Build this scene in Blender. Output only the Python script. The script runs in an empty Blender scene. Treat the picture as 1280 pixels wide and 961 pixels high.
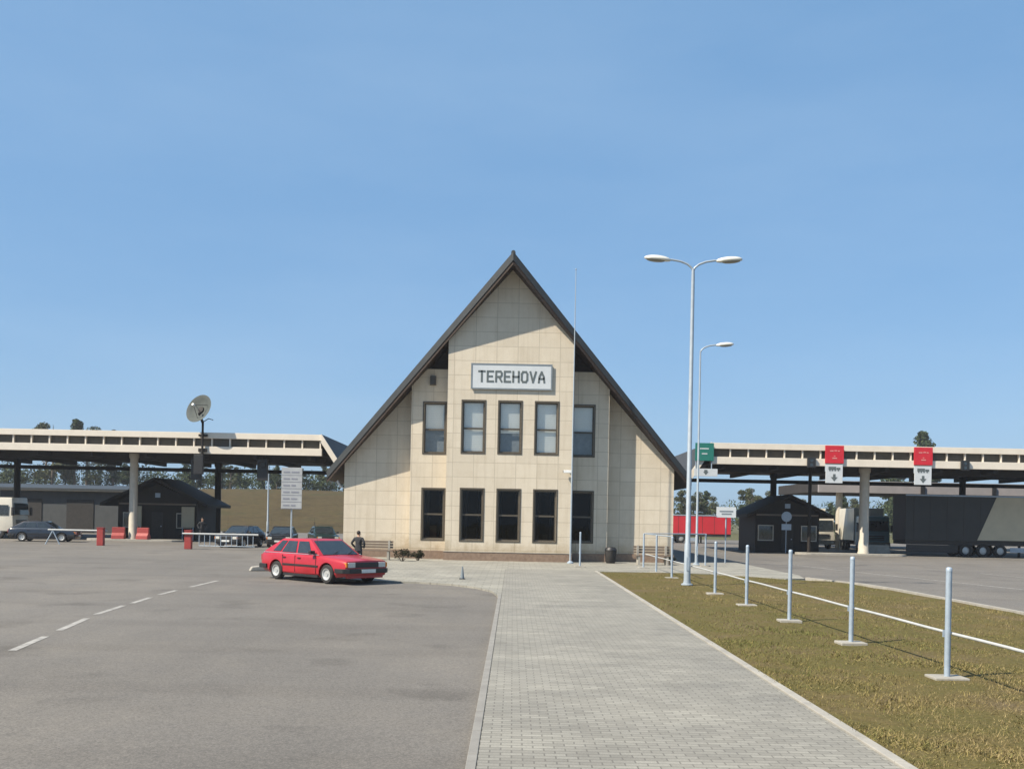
import bpy, bmesh, math, random
import numpy as np
from mathutils import Vector, Matrix

random.seed(7)
rng = np.random.default_rng(7)
scene = bpy.context.scene
COL = scene.collection
R = math.radians
PI = math.pi

# ------------------------------------------------------------------ materials
def _nodes(name):
    m = bpy.data.materials.new(name)
    m.use_nodes = True
    nt = m.node_tree
    b = nt.nodes['Principled BSDF']
    return m, nt, b

def N(nt, t, **kw):
    n = nt.nodes.new(t)
    for k, v in kw.items():
        setattr(n, k, v)
    return n

def L(nt, a, b):
    nt.links.new(a, b)

def rgba(c):
    return (c[0], c[1], c[2], 1.0)

def mat(name, c1, c2=None, scale=4.0, rough=0.7, metal=0.0, bump=0.0, bump_scale=30.0, spec=0.5, coat=0.0, detail=4.0, world=False):
    m, nt, b = _nodes(name)
    b.inputs['Roughness'].default_value = rough
    b.inputs['Metallic'].default_value = metal
    b.inputs['Specular IOR Level'].default_value = spec
    b.inputs['Coat Weight'].default_value = coat
    b.inputs['Base Color'].default_value = rgba(c1)
    if world:
        src = N(nt, 'ShaderNodeNewGeometry').outputs['Position']
    else:
        src = N(nt, 'ShaderNodeTexCoord').outputs['Object']
    if c2 is not None:
        t = N(nt, 'ShaderNodeTexNoise'); t.inputs['Scale'].default_value = scale; t.inputs['Detail'].default_value = detail
        t.inputs['Roughness'].default_value = 0.62
        L(nt, src, t.inputs['Vector'])
        r = N(nt, 'ShaderNodeValToRGB')
        r.color_ramp.elements[0].color = rgba(c1); r.color_ramp.elements[0].position = 0.32
        r.color_ramp.elements[1].color = rgba(c2); r.color_ramp.elements[1].position = 0.68
        L(nt, t.outputs['Fac'], r.inputs['Fac']); L(nt, r.outputs['Color'], b.inputs['Base Color'])
    if bump > 0:
        t = N(nt, 'ShaderNodeTexNoise'); t.inputs['Scale'].default_value = bump_scale; t.inputs['Detail'].default_value = 3
        L(nt, src, t.inputs['Vector'])
        bp = N(nt, 'ShaderNodeBump'); bp.inputs['Strength'].default_value = bump; bp.inputs['Distance'].default_value = 0.02
        L(nt, t.outputs['Fac'], bp.inputs['Height']); L(nt, bp.outputs['Normal'], b.inputs['Normal'])
    return m

def mixrgb(nt, blend, fac, a, b):
    n = N(nt, 'ShaderNodeMix'); n.data_type = 'RGBA'; n.blend_type = blend
    if isinstance(fac, (int, float)): n.inputs['Factor'].default_value = fac
    else: L(nt, fac, n.inputs['Factor'])
    for s, v in ((n.inputs[6], a), (n.inputs[7], b)):
        if isinstance(v, tuple): s.default_value = rgba(v)
        else: L(nt, v, s)
    return n.outputs[2]

def ramp(nt, src, stops):
    r = N(nt, 'ShaderNodeValToRGB')
    els = r.color_ramp.elements
    while len(els) < len(stops): els.new(0.5)
    for e, (p, c) in zip(els, stops):
        e.position = p; e.color = rgba(c)
    L(nt, src, r.inputs['Fac'])
    return r.outputs['Color']

def noise(nt, vec, scale, detail=4, rough=0.6):
    t = N(nt, 'ShaderNodeTexNoise'); t.inputs['Scale'].default_value = scale
    t.inputs['Detail'].default_value = detail; t.inputs['Roughness'].default_value = rough
    L(nt, vec, t.inputs['Vector'])
    return t.outputs['Fac']

def bumpnode(nt, b, h, strength, dist=0.02):
    bp = N(nt, 'ShaderNodeBump'); bp.inputs['Strength'].default_value = strength; bp.inputs['Distance'].default_value = dist
    L(nt, h, bp.inputs['Height']); L(nt, bp.outputs['Normal'], b.inputs['Normal'])

def stone_panels():
    m, nt, b = _nodes('cream_stone_panels')
    b.inputs['Roughness'].default_value = 0.75
    b.inputs['Specular IOR Level'].default_value = 0.25
    tc = N(nt, 'ShaderNodeTexCoord').outputs['Object']
    s = N(nt, 'ShaderNodeSeparateXYZ'); L(nt, tc, s.inputs[0])
    ad = N(nt, 'ShaderNodeMath', operation='ADD'); L(nt, s.outputs['X'], ad.inputs[0]); L(nt, s.outputs['Y'], ad.inputs[1])
    cb = N(nt, 'ShaderNodeCombineXYZ'); L(nt, ad.outputs[0], cb.inputs['X']); L(nt, s.outputs['Z'], cb.inputs['Y'])
    mp = N(nt, 'ShaderNodeMapping'); mp.inputs['Location'].default_value = (0.53 + 10.8, 0.24 + 7.2, 0)
    L(nt, cb.outputs[0], mp.inputs['Vector'])
    br = N(nt, 'ShaderNodeTexBrick'); br.offset = 0.0; br.squash = 1.0
    br.inputs['Scale'].default_value = 1.0
    br.inputs['Brick Width'].default_value = 1.06; br.inputs['Row Height'].default_value = 0.73
    br.inputs['Mortar Size'].default_value = 0.016; br.inputs['Mortar Smooth'].default_value = 0.1
    br.inputs['Bias'].default_value = 0.0
    br.inputs['Color1'].default_value = rgba((0.635, 0.572, 0.462)); br.inputs['Color2'].default_value = rgba((0.575, 0.515, 0.412))
    br.inputs['Mortar'].default_value = rgba((0.45, 0.40, 0.315))
    L(nt, mp.outputs[0], br.inputs['Vector'])
    mott = ramp(nt, noise(nt, tc, 2.2, 5), [(0.3, (0.88, 0.86, 0.83)), (0.7, (1.0, 1.0, 1.0))])
    c = mixrgb(nt, 'MULTIPLY', 0.6, br.outputs['Color'], mott)
    fine = ramp(nt, noise(nt, tc, 40, 3), [(0.35, (0.86, 0.84, 0.82)), (0.65, (1, 1, 1))])
    c = mixrgb(nt, 'MULTIPLY', 0.5, c, fine)
    # faint rain streaks, stretched vertically
    mp2 = N(nt, 'ShaderNodeMapping'); mp2.inputs['Scale'].default_value = (3.0, 3.0, 0.18); L(nt, tc, mp2.inputs['Vector'])
    st = ramp(nt, noise(nt, mp2.outputs[0], 1.5, 4), [(0.5, (1, 1, 1)), (0.78, (0.78, 0.75, 0.70))])
    c = mixrgb(nt, 'MULTIPLY', 0.6, c, st)
    # splash dirt near the foot of the wall, broken up by noise
    zr = N(nt, 'ShaderNodeMapRange'); zr.inputs['From Min'].default_value = 0.45; zr.inputs['From Max'].default_value = 1.5; zr.inputs['To Min'].default_value = .34; zr.inputs['To Max'].default_value = -.12
    L(nt, s.outputs['Z'], zr.inputs['Value'])
    dn = N(nt, 'ShaderNodeMath', operation='ADD'); L(nt, noise(nt, tc, 1.7, 6, .7), dn.inputs[0]); L(nt, zr.outputs[0], dn.inputs[1])
    dc = ramp(nt, dn.outputs[0], [(0.52, (1, 1, 1)), (0.85, (.70, .65, .57))])
    c = mixrgb(nt, 'MULTIPLY', 0.8, c, dc)
    L(nt, c, b.inputs['Base Color'])
    bumpnode(nt, b, br.outputs['Fac'], -0.3, 0.01)
    return m

def asphalt_mat():
    m, nt, b = _nodes('worn_asphalt')
    b.inputs['Roughness'].default_value = 0.85
    b.inputs['Specular IOR Level'].default_value = 0.3
    p = N(nt, 'ShaderNodeNewGeometry').outputs['Position']
    c = ramp(nt, noise(nt, p, 0.12, 6), [(0.3, (.125, .117, .106)), (0.7, (.168, .157, .141))])
    mp = N(nt, 'ShaderNodeMapping'); mp.inputs['Rotation'].default_value = (0, 0, R(18)); mp.inputs['Scale'].default_value = (0.9, 0.05, 1); L(nt, p, mp.inputs['Vector'])
    tr = ramp(nt, noise(nt, mp.outputs[0], 0.9, 3), [(0.35, (0.80, 0.80, 0.80)), (0.65, (1.05, 1.04, 1.03))])
    c = mixrgb(nt, 'MULTIPLY', 0.3, c, tr)
    oil = ramp(nt, noise(nt, p, 0.55, 3, 0.5), [(0.58, (1, 1, 1)), (0.72, (0.66, 0.65, 0.64))])
    c = mixrgb(nt, 'MULTIPLY', 0.7, c, oil)
    wv = N(nt, 'ShaderNodeTexWave', wave_type='RINGS'); wv.inputs['Scale'].default_value = .085; wv.inputs['Distortion'].default_value = 2.2; wv.inputs['Detail'].default_value = 3; wv.inputs['Detail Scale'].default_value = .4
    mpw = N(nt, 'ShaderNodeMapping'); mpw.inputs['Location'].default_value = (19, -3, 0); L(nt, p, mpw.inputs['Vector']); L(nt, mpw.outputs[0], wv.inputs['Vector'])
    ty = ramp(nt, wv.outputs['Fac'], [(0.80, (1, 1, 1)), (0.97, (0.80, 0.79, 0.785))])
    c = mixrgb(nt, 'MULTIPLY', 0.35, c, ty)
    dust = ramp(nt, noise(nt, p, .23, 7, .7), [(0.45, (1, 1, 1)), (0.72, (1.22, 1.19, 1.12))])
    c = mixrgb(nt, 'MULTIPLY', 0.6, c, dust)
    vs_ = N(nt, 'ShaderNodeTexVoronoi'); vs_.inputs['Scale'].default_value = 38; L(nt, p, vs_.inputs['Vector'])
    ag = ramp(nt, vs_.outputs['Color'], [(0.2, (.78, .78, .78)), (0.85, (1.25, 1.24, 1.22))])
    c = mixrgb(nt, 'MULTIPLY', 0.6, c, ag)
    grain = ramp(nt, noise(nt, p, 55, 3, 0.8), [(0.3, (0.55, 0.55, 0.55)), (0.7, (1.4, 1.39, 1.37))])
    c = mixrgb(nt, 'MULTIPLY', 0.8, c, grain)
    v = N(nt, 'ShaderNodeTexVoronoi', feature='DISTANCE_TO_EDGE'); v.inputs['Scale'].default_value = 0.16
    dist = N(nt, 'ShaderNodeMix'); dist.data_type = 'VECTOR'; dist.inputs['Factor'].default_value = 0.12
    nz = N(nt, 'ShaderNodeTexNoise'); nz.inputs['Scale'].default_value = 0.8; nz.inputs['Detail'].default_value = 5; L(nt, p, nz.inputs['Vector'])
    sc = N(nt, 'ShaderNodeVectorMath', operation='SCALE'); sc.inputs['Scale'].default_value = 1.6; L(nt, nz.outputs['Color'], sc.inputs[0])
    av = N(nt, 'ShaderNodeVectorMath', operation='ADD'); L(nt, p, av.inputs[0]); L(nt, sc.outputs[0], av.inputs[1])
    L(nt, av.outputs[0], v.inputs['Vector'])
    cr = ramp(nt, v.outputs['Distance'], [(0.0, (0.6, 0.6, 0.6)), (0.005, (1, 1, 1))])
    c = mixrgb(nt, 'MULTIPLY', 0.22, c, cr)
    L(nt, c, b.inputs['Base Color'])
    bumpnode(nt, b, noise(nt, p, 90, 2), 0.25, 0.01)
    return m

def paver_mat(name, ca, cb_, mortar, w, h, ms, rot=0.0, warm=None):
    m, nt, b = _nodes(name)
    b.inputs['Roughness'].default_value = 0.85
    b.inputs['Specular IOR Level'].default_value = 0.3
    p = N(nt, 'ShaderNodeNewGeometry').outputs['Position']
    mp = N(nt, 'ShaderNodeMapping'); mp.inputs['Location'].default_value = (40.17, 20, 0); mp.inputs['Rotation'].default_value = (0, 0, rot)
    L(nt, p, mp.inputs['Vector'])
    br = N(nt, 'ShaderNodeTexBrick'); br.offset = 0.5
    br.inputs['Scale'].default_value = 1.0; br.inputs['Brick Width'].default_value = w; br.inputs['Row Height'].default_value = h
    br.inputs['Mortar Size'].default_value = ms; br.inputs['Mortar Smooth'].default_value = 0.2
    br.inputs['Color1'].default_value = rgba(ca); br.inputs['Color2'].default_value = rgba(cb_); br.inputs['Mortar'].default_value = rgba(mortar)
    L(nt, mp.outputs[0], br.inputs['Vector'])
    pat = ramp(nt, noise(nt, p, 0.5, 6, 0.65), [(0.3, (0.70, 0.70, 0.70)), (0.7, (1.12, 1.11, 1.08))])
    c = mixrgb(nt, 'MULTIPLY', 0.8, br.outputs['Color'], pat)
    mp2 = N(nt, 'ShaderNodeMapping'); mp2.inputs['Scale'].default_value = (0.12, 1.6, 1); L(nt, p, mp2.inputs['Vector'])
    rows = ramp(nt, noise(nt, mp2.outputs[0], 1.0, 3), [(0.35, (0.86, 0.86, 0.86)), (0.65, (1.04, 1.04, 1.03))])
    c = mixrgb(nt, 'MULTIPLY', 0.8, c, rows)
    g = ramp(nt, noise(nt, p, 45, 3, 0.8), [(0.3, (0.78, 0.78, 0.77)), (0.7, (1.16, 1.16, 1.15))])
    c = mixrgb(nt, 'MULTIPLY', 0.7, c, g)
    L(nt, c, b.inputs['Base Color'])
    bumpnode(nt, b, br.outputs['Fac'], -0.35, 0.008)
    return m

def soil_mat(name, stops, s1=0.35, s2=9.0):
    m, nt, b = _nodes(name)
    b.inputs['Roughness'].default_value = 0.95
    b.inputs['Specular IOR Level'].default_value = 0.1
    p = N(nt, 'ShaderNodeNewGeometry').outputs['Position']
    c = ramp(nt, noise(nt, p, s1, 6, 0.65), stops)
    g = ramp(nt, noise(nt, p, s2, 5, 0.75), [(0.3, (0.62, 0.62, 0.6)), (0.7, (1.3, 1.3, 1.25))])
    c = mixrgb(nt, 'MULTIPLY', 0.8, c, g)
    L(nt, c, b.inputs['Base Color'])
    bumpnode(nt, b, noise(nt, p, 14, 4), 0.5, 0.04)
    return m

def glass_mat(name, tint, refl=0.06, rough=0.02):
    m, nt, b = _nodes(name)
    nt.nodes.remove(b)
    out = nt.nodes['Material Output']
    fr = N(nt, 'ShaderNodeFresnel'); fr.inputs['IOR'].default_value = 1.5
    tr = N(nt, 'ShaderNodeBsdfTransparent'); tr.inputs['Color'].default_value = rgba(tint)
    gl = N(nt, 'ShaderNodeBsdfGlossy'); gl.inputs['Roughness'].default_value = rough
    nz = noise(nt, N(nt, 'ShaderNodeTexCoord').outputs['Object'], 0.9, 2)
    bp = N(nt, 'ShaderNodeBump'); bp.inputs['Strength'].default_value = 0.05; bp.inputs['Distance'].default_value = 0.05
    L(nt, nz, bp.inputs['Height']); L(nt, bp.outputs['Normal'], gl.inputs['Normal'])
    ad = N(nt, 'ShaderNodeMath', operation='ADD'); ad.inputs[1].default_value = refl; L(nt, fr.outputs[0], ad.inputs[0])
    mx = N(nt, 'ShaderNodeMixShader'); L(nt, ad.outputs[0], mx.inputs[0]); L(nt, tr.outputs[0], mx.inputs[1]); L(nt, gl.outputs[0], mx.inputs[2])
    L(nt, mx.outputs[0], out.inputs['Surface'])
    return m

def foliage_mat(name, a, b_):
    m, nt, b = _nodes(name)
    b.inputs['Roughness'].default_value = 0.8
    b.inputs['Specular IOR Level'].default_value = 0.15
    g = N(nt, 'ShaderNodeNewGeometry')
    c = ramp(nt, g.outputs['Random Per Island'], [(0.1, a), (0.9, b_)])
    L(nt, c, b.inputs['Base Color'])
    return m

def roof_mat():
    m, nt, b = _nodes('dark_roof_tiles')
    b.inputs['Roughness'].default_value = 0.7
    tc = N(nt, 'ShaderNodeTexCoord').outputs['Object']
    s = N(nt, 'ShaderNodeSeparateXYZ'); L(nt, tc, s.inputs[0])
    cb = N(nt, 'ShaderNodeCombineXYZ'); L(nt, s.outputs['Y'], cb.inputs['X']); L(nt, s.outputs['Z'], cb.inputs['Y'])
    br = N(nt, 'ShaderNodeTexBrick'); br.inputs['Scale'].default_value = 1; br.inputs['Brick Width'].default_value = .3; br.inputs['Row Height'].default_value = .25
    br.inputs['Color1'].default_value = rgba((.03, .033, .036)); br.inputs['Color2'].default_value = rgba((.042, .044, .046)); br.inputs['Mortar'].default_value = rgba((.02, .02, .02))
    br.inputs['Mortar Size'].default_value = .015
    L(nt, cb.outputs[0], br.inputs['Vector'])
    L(nt, br.outputs['Color'], b.inputs['Base Color'])
    return m

def wood_mat(name, a, b_, axis_scale=(1, 1, 12), rough=.65):
    m, nt, b = _nodes(name)
    b.inputs['Roughness'].default_value = rough
    b.inputs['Specular IOR Level'].default_value = .3
    tc = N(nt, 'ShaderNodeTexCoord').outputs['Object']
    mp = N(nt, 'ShaderNodeMapping'); mp.inputs['Scale'].default_value = axis_scale; L(nt, tc, mp.inputs['Vector'])
    c = ramp(nt, noise(nt, mp.outputs[0], 1.2, 5), [(0.3, a), (0.7, b_)])
    L(nt, c, b.inputs['Base Color'])
    return m

M = {}
M['stone'] = stone_panels()
M['plinth'] = mat('brown_granite', (.17, .115, .08), (.24, .17, .12), 6, .6, bump=.1)
M['roof'] = roof_mat()
M['barge'] = mat('dark_grey_metal_trim', (.026, .031, .034), (.036, .041, .043), 2, .6)
M['soffit'] = wood_mat('dark_brown_boards', (.034, .023, .017), (.056, .038, .027), (1, .5, 8))
M['wframe'] = mat('dark_bronze_frame', (.060, .050, .036), (.075, .064, .046), 5, .45)
M['glass_up'] = glass_mat('window_glass_clear', (.90, .93, .93), .05)
M['glass_low'] = glass_mat('window_glass_dark', (.20, .20, .19), -.02)
M['blind'] = mat('pale_window_blind', (.84, .85, .82), (.88, .88, .85), 3, .8)
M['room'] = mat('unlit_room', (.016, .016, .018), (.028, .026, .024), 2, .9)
M['shed'] = mat('dull_grey_cladding', (.05, .055, .058), (.065, .07, .072), 1.5, .8)
M['curtain'] = mat('grey_room_curtain', (.13, .15, .17), (.18, .20, .22), 4, .9)
M['white'] = mat('white_paint', (.74, .75, .74), (.68, .69, .67), 3, .45)
M['signwhite'] = mat('white_sign_sheet', (.56, .59, .60), (.50, .53, .545), 1.5, .45)
M['signframe'] = mat('slate_sign_frame', (.16, .19, .21), (.19, .22, .24), 4, .5)
M['letter'] = mat('dark_grey_lettering', (.085, .105, .105), (.11, .13, .13), 4, .5)
M['galv'] = mat('galvanised_steel', (.36, .43, .50), (.29, .35, .41), 9, .45, metal=.2)
M['pole'] = mat('pale_lamp_steel', (.36, .41, .45), (.30, .35, .39), 6, .45, metal=.15)
M['railgrey'] = mat('dull_white_rail', (.44, .45, .44), (.36, .37, .36), 5, .55)
M['lamphead'] = mat('cream_lamp_housing', (.68, .67, .60), (.60, .59, .53), 4, .4)
M['lampglass'] = mat('lamp_lens', (.22, .21, .18), (.28, .26, .2), 8, .2)
M['concrete'] = mat('pale_concrete', (.35, .33, .285), (.26, .245, .212), 3, .85, bump=.2, world=True)
M['edging'] = mat('dirty_edging_concrete', (.25, .24, .215), (.19, .18, .162), 3, .85, bump=.2, world=True)
M['boardgrey'] = mat('weathered_board_sheet', (.37, .39, .40), (.32, .335, .35), 1.5, .5)
M['columnc'] = mat('painted_column', (.50, .46, .38), (.42, .385, .32), 3, .75, bump=.05)
M['cream'] = mat('cream_fascia_paint', (.70, .635, .53), (.63, .57, .475), 1.2, .55)
M['dwood'] = wood_mat('dark_stained_timber', (.010, .0075, .006), (.020, .015, .011), (8, 8, .8))
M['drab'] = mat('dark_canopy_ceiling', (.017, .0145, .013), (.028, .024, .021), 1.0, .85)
M['clere'] = mat('dark_strip_glazing', (.055, .048, .036), (.085, .072, .052), 2.0, .55, spec=.3)
M['greyband'] = mat('mauve_grey_fascia', (.30, .275, .27), (.25, .235, .23), 1.0, .6)
M['black'] = mat('black_plastic', (.012, .012, .013), (.02, .02, .02), 8, .5)
M['rubber'] = mat('tyre_rubber', (.016, .016, .016), (.026, .025, .024), 10, .85)
M['rim'] = mat('dull_silver_wheel', (.50, .51, .50), (.40, .41, .40), 9, .4, metal=.35)
M['redpaint'] = mat('faded_red_car_paint', (.40, .013, .024), (.33, .010, .019), 1.2, .34, coat=.35)
M['navypaint'] = mat('dark_navy_car_paint', (.010, .016, .028), (.016, .022, .036), 2, .28, coat=.6)
M['blackpaint'] = mat('black_car_paint', (.010, .010, .012), (.016, .016, .018), 2, .25, coat=.6)
M['greenpaint'] = mat('dark_green_car_paint', (.012, .028, .026), (.016, .035, .033), 2, .28, coat=.6)
M['carglass'] = mat('tinted_car_glass', (.018, .024, .028), (.03, .038, .042), 3, .04, spec=.9)
M['headlight'] = mat('headlamp_glass', (.62, .62, .56), (.5, .5, .46), 18, .12, spec=.8)
M['orange'] = mat('orange_lens', (.65, .20, .02), (.55, .16, .02), 20, .2)
M['taillight'] = mat('red_lens', (.35, .01, .01), (.28, .01, .01), 20, .2)
M['plate'] = mat('number_plate_white', (.66, .67, .64), (.58, .6, .57), 9, .4)
M['red'] = mat('red_sign_sheet', (.55, .018, .03), (.48, .014, .026), 2, .45)
M['green'] = mat('green_sign_sheet', (.015, .17, .13), (.012, .14, .11), 2, .45)
M['redmetal'] = mat('red_barrier_paint', (.33, .035, .030), (.25, .030, .026), 4, .6)
M['redtarp'] = mat('red_trailer_tarp', (.52, .022, .035), (.43, .018, .028), .7, .55)
M['darktarp'] = mat('dark_trailer_curtain', (.017, .018, .017), (.026, .026, .024), .8, .6)
M['tan'] = mat('bright_tan', (.50, .44, .31), (.43, .38, .27), .9, .6)
M['chassis'] = mat('truck_chassis_grime', (.020, .019, .018), (.034, .031, .028), 5, .8)
M['bluecab'] = mat('pale_blue_truck_paint', (.13, .28, .33), (.11, .24, .29), 1.5, .4, coat=.3)
M['whitecab'] = mat('off_white_truck_paint', (.66, .62, .52), (.58, .54, .45), 1.5, .4, coat=.3)
M['dish'] = mat('weathered_dish_grey', (.066, .078, .072), (.048, .058, .054), 4, .8)
M['skin'] = mat('skin', (.42, .25, .17), (.38, .22, .15), 12, .6)
M['jacket'] = mat('black_jacket_cloth', (.014, .015, .018), (.024, .025, .028), 14, .85)
M['trousers'] = mat('charcoal_trousers', (.022, .022, .026), (.032, .032, .036), 14, .9)
M['shoe'] = mat('black_shoes', (.012, .012, .012), (.018, .018, .018), 14, .6)
M['hair'] = mat('dark_hair', (.018, .013, .010), (.03, .02, .015), 25, .7)
M['bark'] = mat('grey_bark', (.09, .07, .05), (.14, .11, .08), 7, .95)
M['pine'] = foliage_mat('dull_pine_leaves', (.028, .045, .018), (.075, .095, .04))
M['decid'] = foliage_mat('spring_leaves', (.045, .055, .025), (.11, .115, .055))
M['shrub'] = foliage_mat('dark_shrub_leaves', (.018, .022, .012), (.05, .048, .028))
M['benchwood'] = wood_mat('weathered_bench_wood', (.13, .10, .075), (.19, .15, .115), (1, 10, 10))
M['asphalt'] = asphalt_mat()
M['walk'] = paver_mat('grey_paving_blocks', (.30, .29, .257), (.235, .226, .20), (.165, .158, .14), .20, .10, .008)
M['fore'] = paver_mat('worn_forecourt_slabs', (.31, .30, .262), (.265, .256, .224), (.18, .172, .15), .5, .5, .012)
M['lawn'] = soil_mat('dry_spring_lawn', [(0.28, (.125, .095, .055)), (0.45, (.115, .09, .038)), (0.58, (.098, .085, .03)), (0.74, (.125, .095, .042))], .7, 14)
M['field'] = soil_mat('dry_brown_field', [(0.3, (.045, .036, .018)), (0.5, (.075, .056, .026)), (0.72, (.045, .047, .021))], .11, 1.2)
M['groundm'] = soil_mat('open_ground', [(0.3, (.11, .10, .06)), (0.55, (.10, .10, .05)), (0.75, (.15, .135, .09))], .03, 1.0)
M['paint'] = mat('worn_road_paint', (.40, .385, .35), (.19, .18, .165), 5, .8, world=True, detail=8)
for i, (a, b_) in enumerate([((.15, .125, .046), (.24, .195, .075)), ((.11, .115, .034), (.17, .165, .056)), ((.19, .145, .068), (.29, .23, .11))]):
    M['blade%d' % i] = foliage_mat('grass_blade_tone', a, b_)

# ------------------------------------------------------------------ mesh helper
class MB:
    def __init__(s):
        s.v = []; s.f = []; s.m = []
    def add(s, verts, faces, mi=0):
        o = len(s.v)
        s.v += [tuple(p) for p in verts]
        s.f += [tuple(i + o for i in f) for f in faces]
        s.m += [mi] * len(faces)
        return s
    def box(s, x0, x1, y0, y1, z0, z1, mi=0):
        v = [(x0, y0, z0), (x1, y0, z0), (x1, y1, z0), (x0, y1, z0), (x0, y0, z1), (x1, y0, z1), (x1, y1, z1), (x0, y1, z1)]
        return s.add(v, [(0, 3, 2, 1), (4, 5, 6, 7), (0, 1, 5, 4), (1, 2, 6, 5), (2, 3, 7, 6), (3, 0, 4, 7)], mi)
    def hexa(s, b4, t4, mi=0):
        return s.add(list(b4) + list(t4), [(0, 3, 2, 1), (4, 5, 6, 7), (0, 1, 5, 4), (1, 2, 6, 5), (2, 3, 7, 6), (3, 0, 4, 7)], mi)
    def prism(s, poly, a0, a1, axis='y', mi=0):
        """poly: 2D points; axis y: (x,z); axis x: (y,z); axis z: (x,y)"""
        def P(p, a):
            return (p[0], a, p[1]) if axis == 'y' else ((a, p[0], p[1]) if axis == 'x' else (p[0], p[1], a))
        n = len(poly)
        v = [P(p, a0) for p in poly] + [P(p, a1) for p in poly]
        f = [tuple(range(n)), tuple(range(2 * n - 1, n - 1, -1))]
        f += [(i, i + n, (i + 1) % n + n, (i + 1) % n) for i in range(n)]
        return s.add(v, f, mi)
    def tube(s, pts, rad, n=10, mi=0, cap=True):
        pts = [Vector(p) for p in pts]
        rads = rad if isinstance(rad, (list, tuple)) else [rad] * len(pts)
        rings = []
        ref = None
        for i, p in enumerate(pts):
            d = (pts[min(i + 1, len(pts) - 1)] - pts[max(i - 1, 0)]).normalized()
            if ref is None:
                ref = Vector((0, 0, 1)) if abs(d.z) < .9 else Vector((1, 0, 0))
            a = d.cross(ref).normalized(); b = a.cross(d).normalized()
            ref = b
            rings.append([p + (a * math.cos(2 * PI * k / n) + b * math.sin(2 * PI * k / n)) * rads[i] for k in range(n)])
        v = [q for r in rings for q in r]
        f = []
        for i in range(len(pts) - 1):
            for k in range(n):
                f.append((i * n + k, i * n + (k + 1) % n, (i + 1) * n + (k + 1) % n, (i + 1) * n + k))
        if cap:
            f.append(tuple(range(n - 1, -1, -1)))
            o = (len(pts) - 1) * n
            f.append(tuple(o + k for k in range(n)))
        return s.add(v, f, mi)
    def lathe(s, prof, c=(0, 0, 0), axis='z', n=20, mi=0, cap=True):
        """prof: (r, h) list"""
        v = []
        for r, h in prof:
            for k in range(n):
                a = 2 * PI * k / n
                x, y = r * math.cos(a), r * math.sin(a)
                p = (x, y, h) if axis == 'z' else ((x, h, y) if axis == 'y' else (h, x, y))
                v.append((p[0] + c[0], p[1] + c[1], p[2] + c[2]))
        f = []
        for i in range(len(prof) - 1):
            for k in range(n):
                f.append((i * n + k, i * n + (k + 1) % n, (i + 1) * n + (k + 1) % n, (i + 1) * n + k))
        if cap and prof[0][0] > 1e-4: f.append(tuple(range(n - 1, -1, -1)))
        if cap and prof[-1][0] > 1e-4: f.append(tuple((len(prof) - 1) * n + k for k in range(n)))
        return s.add(v, f, mi)
    def ell(s, c, r, n=16, mm=10, mi=0):
        prof = [(max(1e-5, math.sin(PI * i / mm)), -math.cos(PI * i / mm)) for i in range(mm + 1)]
        t = MB().lathe(prof, n=n)
        return s.add([(p[0] * r[0] + c[0], p[1] * r[1] + c[1], p[2] * r[2] + c[2]) for p in t.v], t.f, mi)
    def build(s, name, mats, parent=None, bevel=0.0, smooth=None, loc=None, fix=True):
        me = bpy.data.meshes.new(name)
        me.from_pydata(s.v, [], s.f)
        if not isinstance(mats, (list, tuple)): mats = [mats]
        for m in mats: me.materials.append(m)
        if len(mats) > 1: me.polygons.foreach_set('material_index', s.m)
        if fix or bevel > 0:
            bm = bmesh.new(); bm.from_mesh(me)
            bmesh.ops.remove_doubles(bm, verts=bm.verts, dist=1e-5)
            bmesh.ops.recalc_face_normals(bm, faces=bm.faces)
            if bevel > 0:
                es = [e for e in bm.edges if len(e.link_faces) == 2 and e.calc_face_angle(0) > R(35)]
                bmesh.ops.bevel(bm, geom=es, offset=bevel, segments=2, affect='EDGES', profile=.6, clamp_overlap=True)
            bm.to_mesh(me); bm.free()
        me.update()
        if smooth is not None:
            me.polygons.foreach_set('use_smooth', [True] * len(me.polygons))
            me.set_sharp_from_angle(angle=R(smooth))
        o = bpy.data.objects.new(name, me)
        COL.objects.link(o)
        if parent is not None: o.parent = parent
        if loc is not None: o.location = loc
        return o

def tag(o, label=None, cat=None, group=None, kind=None):
    if label: o['label'] = label
    if cat: o['category'] = cat
    if group: o['group'] = group
    if kind: o['kind'] = kind
    return o

def thing(name, label, cat, loc=(0, 0, 0), rz=0.0, group=None):
    o = bpy.data.objects.new(name, None)
    o.empty_display_size = .3
    COL.objects.link(o)
    o.location = loc; o.rotation_euler = (0, 0, rz)
    return tag(o, label, cat, group)

def copy_tree(src, loc, rz, label, parent=None):
    c = src.copy(); COL.objects.link(c)
    if parent is None:
        c.location = loc; c.rotation_euler = (0, 0, rz)
        if label: c['label'] = label
    else:
        c.parent = parent
    for ch in [o for o in list(COL.objects) if o.parent == src]:
        copy_tree(ch, None, None, None, c)
    return c

# ------------------------------------------------------------------ camera, light, sky
F = 1245.0
cam = bpy.data.cameras.new('camera')
cam.sensor_width = 36.0; cam.lens = 36.0 * F / 1280.0
cam.shift_x = (640 - 641) / 1280.0; cam.shift_y = (648 - 480.5) / 1280.0
cam.clip_start = .1; cam.clip_end = 6000
co = bpy.data.objects.new('camera', cam); COL.objects.link(co)
co.matrix_world = Matrix.Translation((0, 0, 2.2)) @ Matrix.Rotation(R(90), 4, 'X') @ Matrix.Rotation(.020, 4, 'Z')
scene.camera = co

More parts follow.
